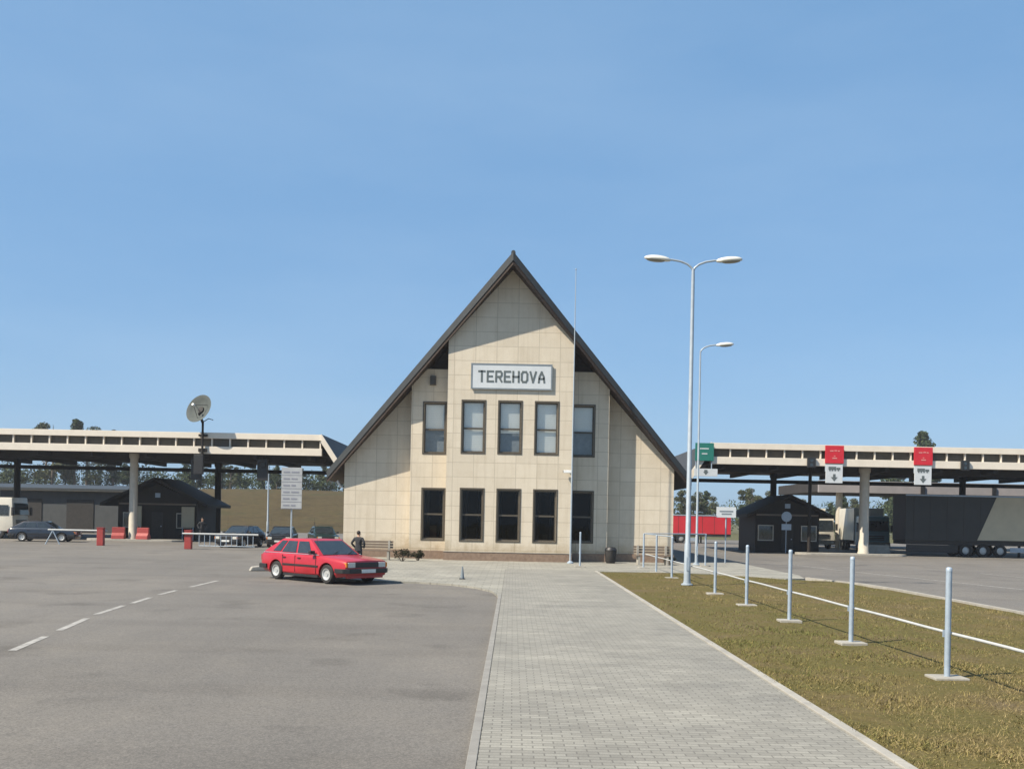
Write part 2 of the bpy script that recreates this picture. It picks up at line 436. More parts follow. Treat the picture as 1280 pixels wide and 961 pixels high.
SUN_AZ, SUN_EL = 60.0, 47.0           # azimuth measured from the façade's normal towards -X
sd = Vector((-math.sin(R(SUN_AZ)) * math.cos(R(SUN_EL)), -math.cos(R(SUN_AZ)) * math.cos(R(SUN_EL)), math.sin(R(SUN_EL))))
sl = bpy.data.lights.new('sun', 'SUN'); sl.energy = 5.0; sl.angle = R(.55); sl.color = (1.0, .90, .755)
so = bpy.data.objects.new('sun', sl); COL.objects.link(so)
so.rotation_euler = sd.to_track_quat('Z', 'Y').to_euler()
so.location = (-30, -20, 60)

w = bpy.data.worlds.new('World'); scene.world = w; w.use_nodes = True
nt = w.node_tree
bg = nt.nodes['Background']
sky = N(nt, 'ShaderNodeTexSky', sky_type='NISHITA')
sky.sun_disc = False; sky.sun_elevation = R(SUN_EL); sky.sun_rotation = R(180 + SUN_AZ)
sky.altitude = 100; sky.air_density = 1.0; sky.dust_density = 0.9; sky.ozone_density = 3.0
sb_ = mixrgb(nt, 'MIX', .66, sky.outputs[0], (1.45, 3.02, 5.15))     # thin even spring haze evens the sky out
wc_ = N(nt, 'ShaderNodeTexCoord').outputs['Generated']
wm_ = N(nt, 'ShaderNodeMapping'); wm_.inputs['Scale'].default_value = (1.2, 1.2, 4.5); L(nt, wc_, wm_.inputs['Vector'])
cl_ = ramp(nt, noise(nt, wm_.outputs[0], 1.6, 5, .55), [(.40, (0, 0, 0)), (.80, (1, 1, 1))])
cf_ = N(nt, 'ShaderNodeMath', operation='MULTIPLY'); cf_.inputs[1].default_value = .16; L(nt, cl_, cf_.inputs[0])
sb_ = mixrgb(nt, 'MIX', cf_.outputs[0], sb_, (4.2, 5.4, 6.6))
L(nt, sb_, bg.inputs['Color']); bg.inputs['Strength'].default_value = .088

vs = scene.view_settings
vs.view_transform = 'Standard'; vs.look = 'None'; vs.gamma = 1; vs.use_curve_mapping = False
vs.exposure = 0.74
scene.cycles.max_bounces = 6
scene.cycles.diffuse_bounces = 3
scene.cycles.glossy_bounces = 3
scene.cycles.transparent_max_bounces = 6

# ------------------------------------------------------------------ ground and paving
MB().add([(-2500, -200, 0), (2500, -200, 0), (2500, 3000, 0), (-2500, 3000, 0)], [(0, 1, 2, 3)]).build('ground', M['groundm'])['kind'] = 'structure'

def sheet(name, poly, z, m):
    o = MB().add([(x, y, z) for x, y in poly], [tuple(range(len(poly)))]).build(name, m)
    o['kind'] = 'structure'
    return o

sheet('asphalt_yard', [(-95, -15), (95, -15), (95, 128), (-95, 128)], .004, M['asphalt'])
def arc(cx, cy, r, a0, a1, n=8):
    return [(cx + r * math.cos(R(a0 + (a1 - a0) * i / n)), cy + r * math.sin(R(a0 + (a1 - a0) * i / n))) for i in range(n + 1)]
# forecourt slab in front of the building (top 0.06), its edge towards the yard curves to the walkway
fp = [(-.37, 27.6)] + [( -.37 - 3.2 * (1 - math.cos(R(t))), 27.6 + 5.2 * math.sin(R(t))) for t in (20, 40, 60, 80, 90)]
fp += [(-6.6, 33.2)] + arc(-6.6, 34.2, 1.0, 270, 180, 5)[1:] + [(-7.6, 49.85), (-7.6, 54), (12.2, 54), (12.1, 42), (11.6, 39.4), (10.7, 38.9), (9.6, 40.2), (8.4, 41.9), (3.7, 41.9)]
fp += [(3.7, 42.21), (-.275, 42.21), (-.275, 27.5), (-.37, 27.5)]
fore = MB().prism(fp, -.05, .06, 'z').build('forecourt', M['fore']); fore['kind'] = 'structure'
walk = MB().box(-.27, 3.48, -10, 42.2, -.05, .064).build('walkway', M['walk']); walk['kind'] = 'structure'
k = MB()
y = -9.0
while y < 41.8:
    k.box(3.485, 3.60, y, min(y + .99, 41.85), -.05, .085); y += 1.0
k.build('kerb', M['concrete'], bevel=.008)['kind'] = 'structure'
k = MB(); y = -9.0
while y < 27.4:
    k.box(-.365, -.275, y, y + .99, -.05, .072); y += 1.0
k.build('walkway_edging', M['edging'], bevel=.006)['kind'] = 'structure'

# lawn strip with fine relief
LAWN = [(3.61, -10), (12.75, -10), (12.75, 33.5), (12.5, 36.0), (11.9, 37.8), (10.7, 38.6), (9.5, 39.9), (8.3, 41.6), (3.61, 41.6)]
bm = bmesh.new()
f_ = bm.faces.new([bm.verts.new((x, y, 0)) for x, y in LAWN])
bmesh.ops.triangulate(bm, faces=[f_])
for _ in range(5):
    bmesh.ops.subdivide_edges(bm, edges=[e for e in bm.edges if e.calc_length() > .7], cuts=1, use_grid_fill=True)
for v in bm.verts:
    v.co.z = .055 + .022 * math.sin(v.co.x * 1.7 + v.co.y * .6) * math.sin(v.co.y * 1.1 - v.co.x * .4) + random.uniform(-.008, .008)
me = bpy.data.meshes.new('lawn'); bm.to_mesh(me); bm.free(); me.materials.append(M['lawn'])
lawn = bpy.data.objects.new('lawn', me); COL.objects.link(lawn); lawn['kind'] = 'structure'
# road kerb along the far edge of the lawn
k = MB()
edge = [(12.85, y) for y in np.arange(-9, 33.6, 1.0)] + [(12.85, 33.5), (12.6, 36.05), (12.0, 37.95), (11.65, 39.3)]
for a, b_ in zip(edge[:-1], edge[1:]):
    d = Vector((b_[0] - a[0], b_[1] - a[1], 0)).normalized(); n_ = Vector((-d.y, d.x, 0)) * .07
    A = Vector((a[0], a[1], 0)) + d * .005; B = Vector((b_[0], b_[1], 0)) - d * .005
    k.hexa([A - n_ - Vector((0, 0, .05)), B - n_ - Vector((0, 0, .05)), B + n_ - Vector((0, 0, .05)), A + n_ - Vector((0, 0, .05))],
           [A - n_ + Vector((0, 0, .12)), B - n_ + Vector((0, 0, .12)), B + n_ + Vector((0, 0, .12)), A + n_ + Vector((0, 0, .12))])
k.build('road_kerb', M['concrete'])['kind'] = 'structure'

# grass blades (uncountable)
def inpoly(px, py, poly):
    r = np.zeros(len(px), bool); n = len(poly); j = n - 1
    for i in range(n):
        xi, yi = poly[i]; xj, yj = poly[j]
        c = ((yi > py) != (yj > py)) & (px < (xj - xi) * (py - yi) / (yj - yi + 1e-12) + xi)
        r ^= c; j = i
    return r
NB = 260000
yy = 7.0 / (1 - rng.random(NB) * (1 - 7.0 / 41.5))         # density falls with distance
xx = 3.56 + rng.random(NB) * 9.18
ok = inpoly(np.maximum(xx, 3.615), yy, LAWN) & (np.abs(xx) < yy * .56 + 1.2)
xx, yy = xx[ok], yy[ok]
clump = np.sin(xx * 2.3 + np.sin(yy * 1.3) * 2) * np.sin(yy * 1.9 + np.cos(xx * 1.1) * 2)
bare = np.sin(xx * .9 + 2.1 * np.sin(yy * .37)) * np.sin(yy * .53 + 1.7 * np.cos(xx * .6))
keep = rng.random(len(xx)) < np.where(bare > .55, .18, .62 + .38 * clump)
xx, yy, clump = xx[keep], yy[keep], clump[keep]
n = len(xx)
h = (.012 + .028 * rng.random(n) ** 1.6 + .05 * (rng.random(n) < .03)) * (1 + .35 * clump); wd = .004 + .005 * rng.random(n)
an = rng.random(n) * 2 * PI; ln = .035 * rng.standard_normal((n, 2))
zb = .055 + .022 * np.sin(xx * 1.7 + yy * .6) * np.sin(yy * 1.1 - xx * .4) - .012
V = np.zeros((n, 3, 3))
V[:, 0] = np.stack([xx - wd * np.cos(an), yy - wd * np.sin(an), zb], 1)
V[:, 1] = np.stack([xx + wd * np.cos(an), yy + wd * np.sin(an), zb], 1)
V[:, 2] = np.stack([xx + ln[:, 0], yy + ln[:, 1], zb + h + .012], 1)
me = bpy.data.meshes.new('grass')
me.vertices.add(n * 3); me.vertices.foreach_set('co', V.ravel())
me.loops.add(n * 3); me.loops.foreach_set('vertex_index', np.arange(n * 3, dtype=np.int32))
me.polygons.add(n); me.polygons.foreach_set('loop_start', np.arange(0, n * 3, 3, dtype=np.int32))
for i in range(3): me.materials.append(M['blade%d' % i])
patch = np.sin(xx * .55 + 1.3 * np.sin(yy * .23)) + .8 * np.sin(yy * .31 + xx * .2) + rng.standard_normal(n) * .7
me.polygons.foreach_set('material_index', np.where(patch > .55, 1, np.where(patch < -.9, 2, 0)).astype(np.int32))
me.update(); me.validate()
go = bpy.data.objects.new('grass', me); COL.objects.link(go)
tag(go, 'short dry olive brown grass on the strip beside the walkway', 'grass', kind='stuff')

# painted lane dashes on the yard
def lane(name, pts, wid, z=.009):
    k = MB()
    for (x0, y0), (x1, y1) in pts:
        d = Vector((x1 - x0, y1 - y0, 0)).normalized(); n_ = Vector((-d.y, d.x, 0)) * wid / 2
        A, B = Vector((x0, y0, z)), Vector((x1, y1, z))
        k.add([A - n_, B - n_, B + n_, A + n_], [(0, 1, 2, 3)])
    o = k.build(name, M['paint']); o['kind'] = 'structure'
    return o
lane('lane_marking', [((-7.7, 15.4), (-8.03, 17.2)), ((-8.2, 18.1), (-8.6, 20.2)), ((-8.75, 21.0), (-8.98, 23.1)), ((-9.02, 23.7), (-9.2, 25.4)), ((-9.3, 26.3), (-9.38, 27.9)), ((-9.42, 29.2), (-9.5, 32.2))], .13)
lane('road_marking', [((18.6, 35.5), (16.2, 47.0)), ((20.6, 31.5), (20.9, 30.0)), ((16.0, 48), (15.2, 54)), ((23.8, 40), (22.6, 48)), ((23.9, 39), (24.6, 34))], .12)

# ------------------------------------------------------------------ the gabled building
CX = -.23
B = thing('gabled_building', 'cream stone clad building under a steep dark gable roof reaching nearly to the ground', 'building', (CX, 50, 0))
APZ, SL, VT, HW, EZ = 15.2, 1.135, .54, 9.4, 4.53
YA, YE, YB = -1.2, 1.8, 27.0
zu = lambda x: APZ - VT - SL * abs(x)
YM, YW = 1.1, 1.97
Z0 = .48
UP = (5.48, 8.05); LO = (1.07, 3.63)
WWD = .55
bay_c = (-1.84, 0.0, 1.84)
def wallholes(mb, x0, x1, z0, z1, y, holes, depth=.34):
    xs = sorted({x0, x1} | {h[0] for h in holes} | {h[1] for h in holes})
    zs = sorted({z0, z1} | {h[2] for h in holes} | {h[3] for h in holes})
    for i in range(len(xs) - 1):
        for j in range(len(zs) - 1):
            mx, mz = (xs[i] + xs[i + 1]) / 2, (zs[j] + zs[j + 1]) / 2
            if any(h[0] < mx < h[1] and h[2] < mz < h[3] for h in holes): continue
            mb.add([(xs[i], y, zs[j]), (xs[i + 1], y, zs[j]), (xs[i + 1], y, zs[j + 1]), (xs[i], y, zs[j + 1])], [(0, 1, 2, 3)])
    for a, b_, c, d in holes:
        mb.add([(a, y, c), (b_, y, c), (b_, y, d), (a, y, d), (a, y + depth, c), (b_, y + depth, c), (b_, y + depth, d), (a, y + depth, d)],
               [(0, 4, 5, 1), (1, 5, 6, 2), (2, 6, 7, 3), (3, 7, 4, 0)])
holes_b = [(c - WWD, c + WWD, *zr) for c in bay_c for zr in (UP, LO)]
ML, MR = -3.87, 3.75
wl = MB()
wallholes(wl, -3.16, 3.16, Z0, 8.4, 0, holes_b)
wl.add([(-3.16, 0, 8.4), (3.16, 0, 8.4), (3.16, 0, zu(3.16) + .1), (0, 0, zu(0) + .1), (-3.16, 0, zu(3.16) + .1)], [(0, 1, 2, 3, 4)])
for sgn, mc in ((-1, ML), (1, MR)):
    a, b_ = (3.16, 5.08) if sgn > 0 else (-5.08, -3.16)
    wallholes(wl, a, b_, Z0, 8.4, YM, [(mc - WWD, mc + WWD, *zr) for zr in (UP, LO)])
    s_ = sgn
    wl.add([(s_ * 3.16, YM, 8.4), (s_ * 5.08, YM, 8.4), (s_ * 5.08, YM, zu(5.08) + .1), (s_ * 4.28, YM, 9.78), (s_ * 3.16, YM, 9.78)], [(0, 1, 2, 3, 4)])
    wl.add([(s_ * 3.16, 0, Z0), (s_ * 3.16, YM, Z0), (s_ * 3.16, YM, zu(3.16) + .1), (s_ * 3.16, 0, zu(3.16) + .1)], [(0, 1, 2, 3)])
    wl.add([(s_ * 5.08, YM, Z0), (s_ * 5.08, YW, Z0), (s_ * 5.08, YW, zu(5.08) + .1), (s_ * 5.08, YM, zu(5.08) + .1)], [(0, 1, 2, 3)])
    wl.add([(s_ * 5.08, YW, Z0), (s_ * 8.6, YW, Z0), (s_ * 8.6, YW, zu(8.6) + .1), (s_ * 5.08, YW, zu(5.08) + .1)], [(0, 1, 2, 3)])
    wl.add([(s_ * 8.6, YW, Z0), (s_ * 8.6, YB - 1, Z0), (s_ * 8.6, YB - 1, zu(8.6) + .1), (s_ * 8.6, YW, zu(8.6) + .1)], [(0, 1, 2, 3)])
wl.add([(-8.6, YB - 1, Z0), (8.6, YB - 1, Z0), (8.6, YB - 1, zu(8.6) + .1), (0, YB - 1, zu(0)), (-8.6, YB - 1, zu(8.6) + .1)], [(0, 1, 2, 3, 4)])
wl.build('wall', M['stone'], B)
for s_ in (-1, 1):
    gp = MB(); gp.prism([(s_ * 3.17, 9.6), (s_ * 4.5, 9.6), (s_ * 4.5, zu(4.5)), (s_ * 3.17, zu(3.17) + .1)], YM + .5, YM + .55)
    gp.box(min(s_ * 3.17, s_ * 4.4), max(s_ * 3.17, s_ * 4.4), YM + .003, YM + .5, 9.70, 9.777)
    gp.build('gable_panel', M['soffit'], B)
pl = MB()
e = .06
pl.box(-3.16 - e, 3.16 + e, -e, YM - e, 0, Z0)
pl.box(-5.08 - e, 5.08 + e, YM - e, YW - e, 0, Z0 - .003)
pl.box(-8.6 - e, 8.6 + e, YW - e, YB - 1 + e, 0, Z0 - .006)
pl.build('plinth', M['plinth'], B)
cop = MB()
cop.box(-3.16 - e - .02, 3.16 + e + .02, -e - .02, 0.0, Z0 + .002, Z0 + .03)
cop.build('plinth_cap', M['concrete'], B)
rf = MB()
for s_ in (-1, 1):
    A, E_, Eb, Ab = (0, YA, APZ), (s_ * HW, YE, EZ), (s_ * HW, YB, EZ), (0, YB, APZ)
    dn = lambda p: (p[0], p[1], p[2] - VT)
    v = [A, E_, Eb, Ab, dn(A), dn(E_), dn(Eb), dn(Ab)]
    rf.add(v, [(0, 1, 2, 3)], 0); rf.add(v, [(7, 6, 5, 4)], 1); rf.add(v, [(0, 4, 5, 1), (1, 5, 6, 2), (2, 6, 7, 3)], 0)
rf.build('roof', [M['roof'], M['soffit']], B)
for s_ in (-1, 1):
    bb = MB(); lb = MB()
    dE = Vector((s_ * HW, YE - YA, EZ - APZ)); u = dE.normalized()
    A = Vector((0, YA, APZ)); E_ = A + dE
    for mb, zt, zb2, t in ((bb, .05, -.36, .10), (lb, -.365, -.57, .06)):
        Ee = E_ + u * .12
        f4 = [A + Vector((0, 0, zb2)), Ee + Vector((0, 0, zb2)), Ee + Vector((0, 0, zt)), A + Vector((0, 0, zt))]
        mb.hexa([p + Vector((0, -t, 0)) for p in f4], [p + Vector((0, -.002, 0)) for p in f4])
    bb.build('bargeboard', M['barge'], B); lb.build('lower_bargeboard', M['soffit'], B)
    g = MB(); gx = s_ * (HW + .08)
    g.tube([(gx, YE + .1, EZ - .12), (gx, YB, EZ - .12)], .075, 8)
    g.build('gutter', M['barge'], B)
rc = MB().tube([(0, YA - .02, APZ + .03), (0, YB, APZ + .03)], .11, 8).build('ridge_cap', M['barge'], B)

def window(cx, y, zr, drop, upper):
    """drop: share of the opening the blind covers, from the top"""
    z0, z1 = zr
    x0, x1 = cx - WWD, cx + WWD
    fr = MB(); yf, t = y + .12, .075
    fr.box(x0, x0 + t, yf, yf + .07, z0, z1); fr.box(x1 - t, x1, yf, yf + .07, z0, z1)
    fr.box(x0 + t, x1 - t, yf, yf + .07, z0, z0 + t); fr.box(x0 + t, x1 - t, yf, yf + .07, z1 - t, z1)
    zm = z0 + (z1 - z0) * (.47 if upper else .5)
    fr.box(x0 + t, x1 - t, yf - .005, yf + .065, zm - .045, zm + .045)
    # outer reveal trim, dark, standing a little proud of the stone
    q = .07
    fr.box(x0 - q, x0 - .001, y - .02, y + .02, z0 - q, z1 + q); fr.box(x1 + .001, x1 + q, y - .02, y + .02, z0 - q, z1 + q)
    fr.box(x0 - .001, x1 + .001, y - .02, y + .02, z1 + .001, z1 + q); fr.box(x0 - .001, x1 + .001, y - .02, y + .02, z0 - q, z0 - .001)
    w_ = fr.build('window', M['wframe'], B)
    MB().add([(x0 + t, yf + .035, z0 + t), (x1 - t, yf + .035, z0 + t), (x1 - t, yf + .035, z1 - t), (x0 + t, yf + .035, z1 - t)], [(0, 1, 2, 3)]).build('pane', M['glass_up'] if upper else M['glass_low'], w_)
    if drop > 0:
        bl = MB(); zl = z1 - (z1 - z0) * drop
        n_ = max(3, int((z1 - zl) / .09))
        for i in range(n_):
            za = z1 - .02 - (z1 - zl) * i / n_; zb_ = z1 - .02 - (z1 - zl) * (i + 1) / n_
            bl.add([(x0 + .03, yf + .12, za), (x1 - .03, yf + .12, za), (x1 - .03, yf + .145, zb_ + .004), (x0 + .03, yf + .145, zb_ + .004)], [(0, 1, 2, 3)])
        bl.build('blind', M['blind'], w_, fix=False)
    if not upper:
        r9 = random.Random(int(cx * 100) + 7)
        for s9 in (-1, 1):
            wd9 = r9.uniform(.08, .34); xa = x0 + .03 if s9 < 0 else x1 - .03 - wd9
            cm = MB(); nf = 5
            for q in range(nf):
                xq = xa + wd9 * q / nf
                cm.add([(xq, yf + .13 + .02 * (q % 2), z0 + .05), (xq + wd9 / nf, yf + .13 + .02 * ((q + 1) % 2), z0 + .05), (xq + wd9 / nf, yf + .13 + .02 * ((q + 1) % 2), z1 - .05), (xq, yf + .13 + .02 * (q % 2), z1 - .05)], [(0, 1, 2, 3)])
            cm.build('curtain', M['curtain'], w_, fix=False)
        MB().box(x0 + .2 + r9.uniform(0, .3), x0 + .55 + r9.uniform(0, .3), yf + .16, yf + .2, z0 + .02, z0 + r9.uniform(.3, .75)).build('chair_back', M['benchwood'], w_)
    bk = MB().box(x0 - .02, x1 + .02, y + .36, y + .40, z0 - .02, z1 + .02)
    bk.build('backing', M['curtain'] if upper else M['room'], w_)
    return w_
for c, d in zip(bay_c, (1.0, .60, 1.0)): window(c, 0, UP, d, True)
window(ML, YM, UP, .53, True); window(MR, YM, UP, .53, True)
for c in bay_c: window(c, 0, LO, 0, False)
window(ML, YM, LO, 0, False); window(MR, YM, LO, 0, False)
vn = MB(); vn.box(-4.14, -3.84, YM - .14, YM - .004, 8.95, 9.42)
for i in range(4): vn.box(-4.11, -3.87, YM - .17, YM - .14, 9.0 + i * .1, 9.05 + i * .1)
vn.build('wall_vent', M['wframe'], B)

# name board
S = thing('name_board', 'white name board with slate frame and dark capitals high on the gable', 'sign', (CX + .03, 49.97, 9.30))
MB().box(-2.0, 2.0, -.06, .025, -.63, .63).build('board', M['signwhite'], S)
fb = MB()
for q, t in ((0, .09),):
    fb.box(-2.04, 2.04, -.075, -.061, .58, .65); fb.box(-2.04, 2.04, -.075, -.061, -.65, -.58)
    fb.box(-2.04, -1.97, -.075, -.061, -.58, .58); fb.box(1.97, 2.04, -.075, -.061, -.58, .58)
fb.build('frame', M['signframe'], S)
def strokes(ch):
    """straight-stroke capitals on a 0..1 by 0..1 cell"""
    return {'T': [[(0, 1), (1, 1)], [(.5, 1), (.5, 0)]],
            'E': [[(1, 1), (0, 1), (0, 0), (1, 0)], [(0, .5), (.8, .5)]],
            'R': [[(0, 0), (0, 1), (.8, 1), (1, .85), (1, .62), (.8, .47), (0, .47)], [(.5, .47), (1, 0)]],
            'H': [[(0, 0), (0, 1)], [(1, 0), (1, 1)], [(0, .5), (1, .5)]],
            'O': [[(.22, 0), (0, .2), (0, .8), (.22, 1), (.78, 1), (1, .8), (1, .2), (.78, 0), (.22, 0)]],
            'V': [[(0, 1), (.5, 0), (1, 1)]],
            'A': [[(0, 0), (.12, .55), (.5, 1), (.88, .55), (1, 0)], [(.1, .34), (.9, .34)]]}[ch]
lt = MB(); LH, LW, PI_ = .50, .275, .428
for i, ch in enumerate('TEREHOVA'):
    ox = (i - 3.5) * PI_ - LW / 2
    for sp in strokes(ch):
        pp = [Vector((ox + a * LW, 0, (b_ - .5) * LH)) for a, b_ in sp]
        for q, (a, b_) in enumerate(zip(pp[:-1], pp[1:])):
            dd = (b_ - a).normalized(); nn = Vector((-dd.z, 0, dd.x)) * .046; a2, b2 = a - dd * .044, b_ + dd * .044
            y0 = -.072 - .0012 * (q % 3) - .0005 * (sp is strokes(ch)[0])
            lt.hexa([a2 - nn + Vector((0, y0, 0)), b2 - nn + Vector((0, y0, 0)), b2 + nn + Vector((0, y0, 0)), a2 + nn + Vector((0, y0, 0))],
                    [a2 - nn + Vector((0, -.061, 0)), b2 - nn + Vector((0, -.061, 0)), b2 + nn + Vector((0, -.061, 0)), a2 + nn + Vector((0, -.061, 0))])
lt.build('lettering', M['letter'], S)

# small fittings on the building
cc = thing('security_camera', 'small pale security camera on the corner of the central stone bay', 'camera', (CX + 3.0, 50, 4.55))
c_ = MB().tube([(.0, .0, .06), (.0, -.2, .06)], .03, 8).build('bracket', M['white'], cc)
MB().box(-.28, .12, -.30, -.15, -.02, .12).build('housing', M['white'], cc, bevel=.02)
MB().tube([(-.285, -.225, .05), (-.31, -.225, .05)], .05, 10).build('lens', M['black'], cc)
fl = thing('floodlight', 'white floodlight bracketed to the side wall below the low roof eave', 'light', (CX - 8.6, 52.6, 3.55))
MB().tube([(0, 0, 0), (-.16, 0, .10), (-.28, 0, .2)], .03, 8).build('bracket', M['white'], fl)
MB().hexa([(-.50, -.2, .42), (-.32, -.2, .1), (-.22, -.2, .14), (-.42, -.2, .5)], [(-.50, .2, .42), (-.32, .2, .1), (-.22, .2, .14), (-.42, .2, .5)]).build('housing', M['white'], fl, bevel=.02)
fp_ = thing('flagpole', 'slim white flagpole standing before the edge of the central bay', 'flagpole', (2.86, 48.9, .06))
MB().tube([(0, 0, 0), (0, 0, 7), (0, 0, 14.4)], [.05, .036, .016], 10).build('pole', M['pole'], fp_, smooth=40)
MB().lathe([(.16, 0), (.16, .05), (.07, .12)], n=12).build('base_plate', M['galv'], fp_)
MB().ell((0, 0, 14.43), (.04, .04, .04), 10, 6).build('finial', M['pole'], fp_, smooth=60)

# ------------------------------------------------------------------ canopies
def canopy(sgn, label, x_in, x_out, cols):
    t = thing('border_canopy', label, 'canopy', (0, 71, 0), 0, 'canopies either side of the gabled building')
    X = lambda x: sgn * x
    def bx(mb, a, b_, *r): mb.box(min(X(a), X(b_)), max(X(a), X(b_)), *r)
    D = 16.0
    r = MB(); bx(r, x_in, x_out, .3, D, 7.45, 7.83); r.build('roof', M['barge'], t)
    u = MB(); bx(u, x_in, x_out, 0, .28, 7.48, 7.90); u.build('upper_fascia', M['cream'], t, bevel=.015)
    l = MB(); bx(l, x_in, x_out, -.08, .22, 6.38, 6.90); l.build('lower_fascia', M['cream'], t, bevel=.015)
    g = MB(); bx(g, x_in, x_out, .30, .36, 6.85, 7.47); g.build('strip_glazing', M['clere'], t)
    x = x_in + .1
    while x < x_out:
        p = MB(); bx(p, x, x + .09, .10, .29, 6.9, 7.48); p.build('mullion', M['cream'], t); x += 1.29
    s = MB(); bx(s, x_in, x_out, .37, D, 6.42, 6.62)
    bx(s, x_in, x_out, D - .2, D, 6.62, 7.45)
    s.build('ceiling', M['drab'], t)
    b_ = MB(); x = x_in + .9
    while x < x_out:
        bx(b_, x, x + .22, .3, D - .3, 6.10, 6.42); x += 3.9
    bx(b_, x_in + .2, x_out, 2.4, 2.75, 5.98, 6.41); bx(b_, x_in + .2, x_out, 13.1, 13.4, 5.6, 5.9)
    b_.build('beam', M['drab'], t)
    # sloping end towards the building, dark tiles with a pale verge board
    e_ = MB()
    P0, P1 = (X(x_in + .05), 7.93), (X(x_in - 1.42), 5.72)
    e_.hexa([(P0[0], .02, P0[1] - .32), (P1[0], .02, P1[1] - .32), (P1[0], D, P1[1] - .32), (P0[0], D, P0[1] - .32)],
            [(P0[0], .02, P0[1]), (P1[0], .02, P1[1]), (P1[0], D, P1[1]), (P0[0], D, P0[1])])
    e_.build('end_roof', M['roof'], t)
    v = MB()
    v.hexa([(P0[0], -.1, P0[1] - .62), (P1[0], -.1, P1[1] - .62), (P1[0], .018, P1[1] - .62), (P0[0], .018, P0[1] - .62)],
           [(P0[0], -.1, P0[1] + .03), (P1[0], -.1, P1[1] + .03), (P1[0], .018, P1[1] + .03), (P0[0], .018, P0[1] + .03)])
    v.build('verge_board', M['cream'], t)
    for (x, y, r_, mm, h0) in cols:
        c = MB().lathe([(r_ * 1.2, .0), (r_ * 1.2, .25), (r_ * 1.08, .3), (r_, 6.0), (r_ * 1.25, 6.15), (r_ * 1.25, 6.42)], n=16)
        c.build('column', M[mm], t, loc=(x, y - 71, .004), smooth=40)
    return t
canopy(-1, 'long flat canopy with cream fascia and satellite dish rising above it', 13.7, 52.0,
       [(-27.9, 73.2, .28, 'columnc', 0), (-25.0, 84.3, .26, 'dwood', 0), (-42, 73.2, .28, 'columnc', 0), (-42, 84.3, .26, 'dwood', 0)])
canopy(1, 'long flat canopy with cream fascia carrying the red lane signs', 14.0, 52.0,
       [(25.8, 73.2, .34, 'columnc', 0), (22.0, 84.3, .26, 'dwood', 0), (38, 84.3, .26, 'dwood', 0), (21.85, 73.4, .12, 'dwood', 0), (45, 73.2, .34, 'columnc', 0)])
# lower rear canopy behind the right one
rcn = thing('rear_canopy', 'lower flat canopy with grey mauve fascia behind the lane sign canopy', 'canopy', (0, 92, 0))
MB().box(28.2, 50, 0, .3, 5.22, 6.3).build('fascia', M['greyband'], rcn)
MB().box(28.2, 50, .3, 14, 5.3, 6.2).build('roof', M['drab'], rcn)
for x in (30.4, 41.0):
    MB().lathe([(.3, 0), (.3, 5.3)], n=14).build('column', M['columnc'], rcn, loc=(x, .9, .004), smooth=40)
for x in (37.6, 44.2):
    MB().box(x, x + .35, -.16, -.003, 5.2, 6.0).build('downpipe', M['black'], rcn)

# satellite dish on the fascia
d = thing('satellite_dish', 'large grey satellite dish on a mast above the canopy', 'satellite dish', (-22.15, 70.75, 0))
MB().tube([(0, 0, 4.9), (0, 0, 8.6)], .08, 10).build('mast', M['dwood'], d)
MB().box(-.3, .3, .02, .16, 6.5, 6.75).box(-.3, .3, .02, .24, 7.6, 7.75).build('bracket', M['dwood'], d)
MB().box(-.55, .1, -.15, .15, 4.9, 6.3).build('equipment_box', M['black'], d, bevel=.03)
nrm = Vector((-.40, -.84, .36)).normalized()
rot = nrm.to_track_quat('Z', 'Y').to_matrix().to_4x4()
cen = Vector((-.25, -.22, 9.55))
T = Matrix.Translation(cen) @ rot @ Matrix.Scale(.9, 4)
dm = MB().lathe([(.001, -.34), (.25, -.325), (.6, -.26), (.9, -.15), (1.18, .0), (1.20, .0), (.92, -.18), (.6, -.29), (.25, -.36), (.001, -.375)], n=36)
dm.v = [tuple(T @ Vector(p)) for p in dm.v]
dm.build('reflector', M['dish'], d, smooth=30)
MB().lathe([(.001, -.33), (.30, -.30), (.30, -.24), (.001, -.2)], n=16)
hb_ = MB().lathe([(.001, -.18), (.26, -.2), (.28, -.32)], n=16); hb_.v = [tuple(T @ Vector(p)) for p in hb_.v]; hb_.build('hub', M['chassis'], d, smooth=40)
fa = MB()
for kk in range(3):
    a = 2 * PI * kk / 3 + .5
    fa.tube([T @ Vector((math.cos(a) * .75, math.sin(a) * .75, -.2)), T @ Vector((0, 0, .62))], .02, 6)
fa.build('feed_arm', M['chassis'], d)
MB().tube([T @ Vector((0, 0, .5)), T @ Vector((0, 0, .72))], .09, 10).build('feed_horn', M['white'], d)
MB().tube([cen + Vector((.0, .1, -.3)), (0, 0, 8.55)], .1, 8).tube([(0, 0, 8.6), (.45, -.15, 8.85), (.8, -.25, 8.75)], .03, 6).build('mount', M['dwood'], d)

# dark hanging indicator boxes under the canopy
def hangbox(x, y, label):
    t = thing('lane_indicator', label, 'lane indicator', (x, y, 6.41), 0, 'dark indicator boxes hanging from the canopies')
    MB().box(-.38, .38, -.12, .12, -1.85, -.28).build('housing', M['black'], t, bevel=.03)
    MB().box(-.32, -.26, -.04, .04, -.3, 0).box(.26, .32, -.04, .04, -.3, 0).build('hanger', M['chassis'], t)
    MB().lathe([(.22, -.135), (.25, -.19), (.27, -.121)], (0, 0, -.7), 'y', 14).build('hood', M['black'], t)
    return t
hangbox(-18.1, 71.8, 'tall dark indicator box under the canopy beside the grey direction board')
hangbox(-22.9, 71.9, 'tall dark indicator box under the canopy below the satellite dish')

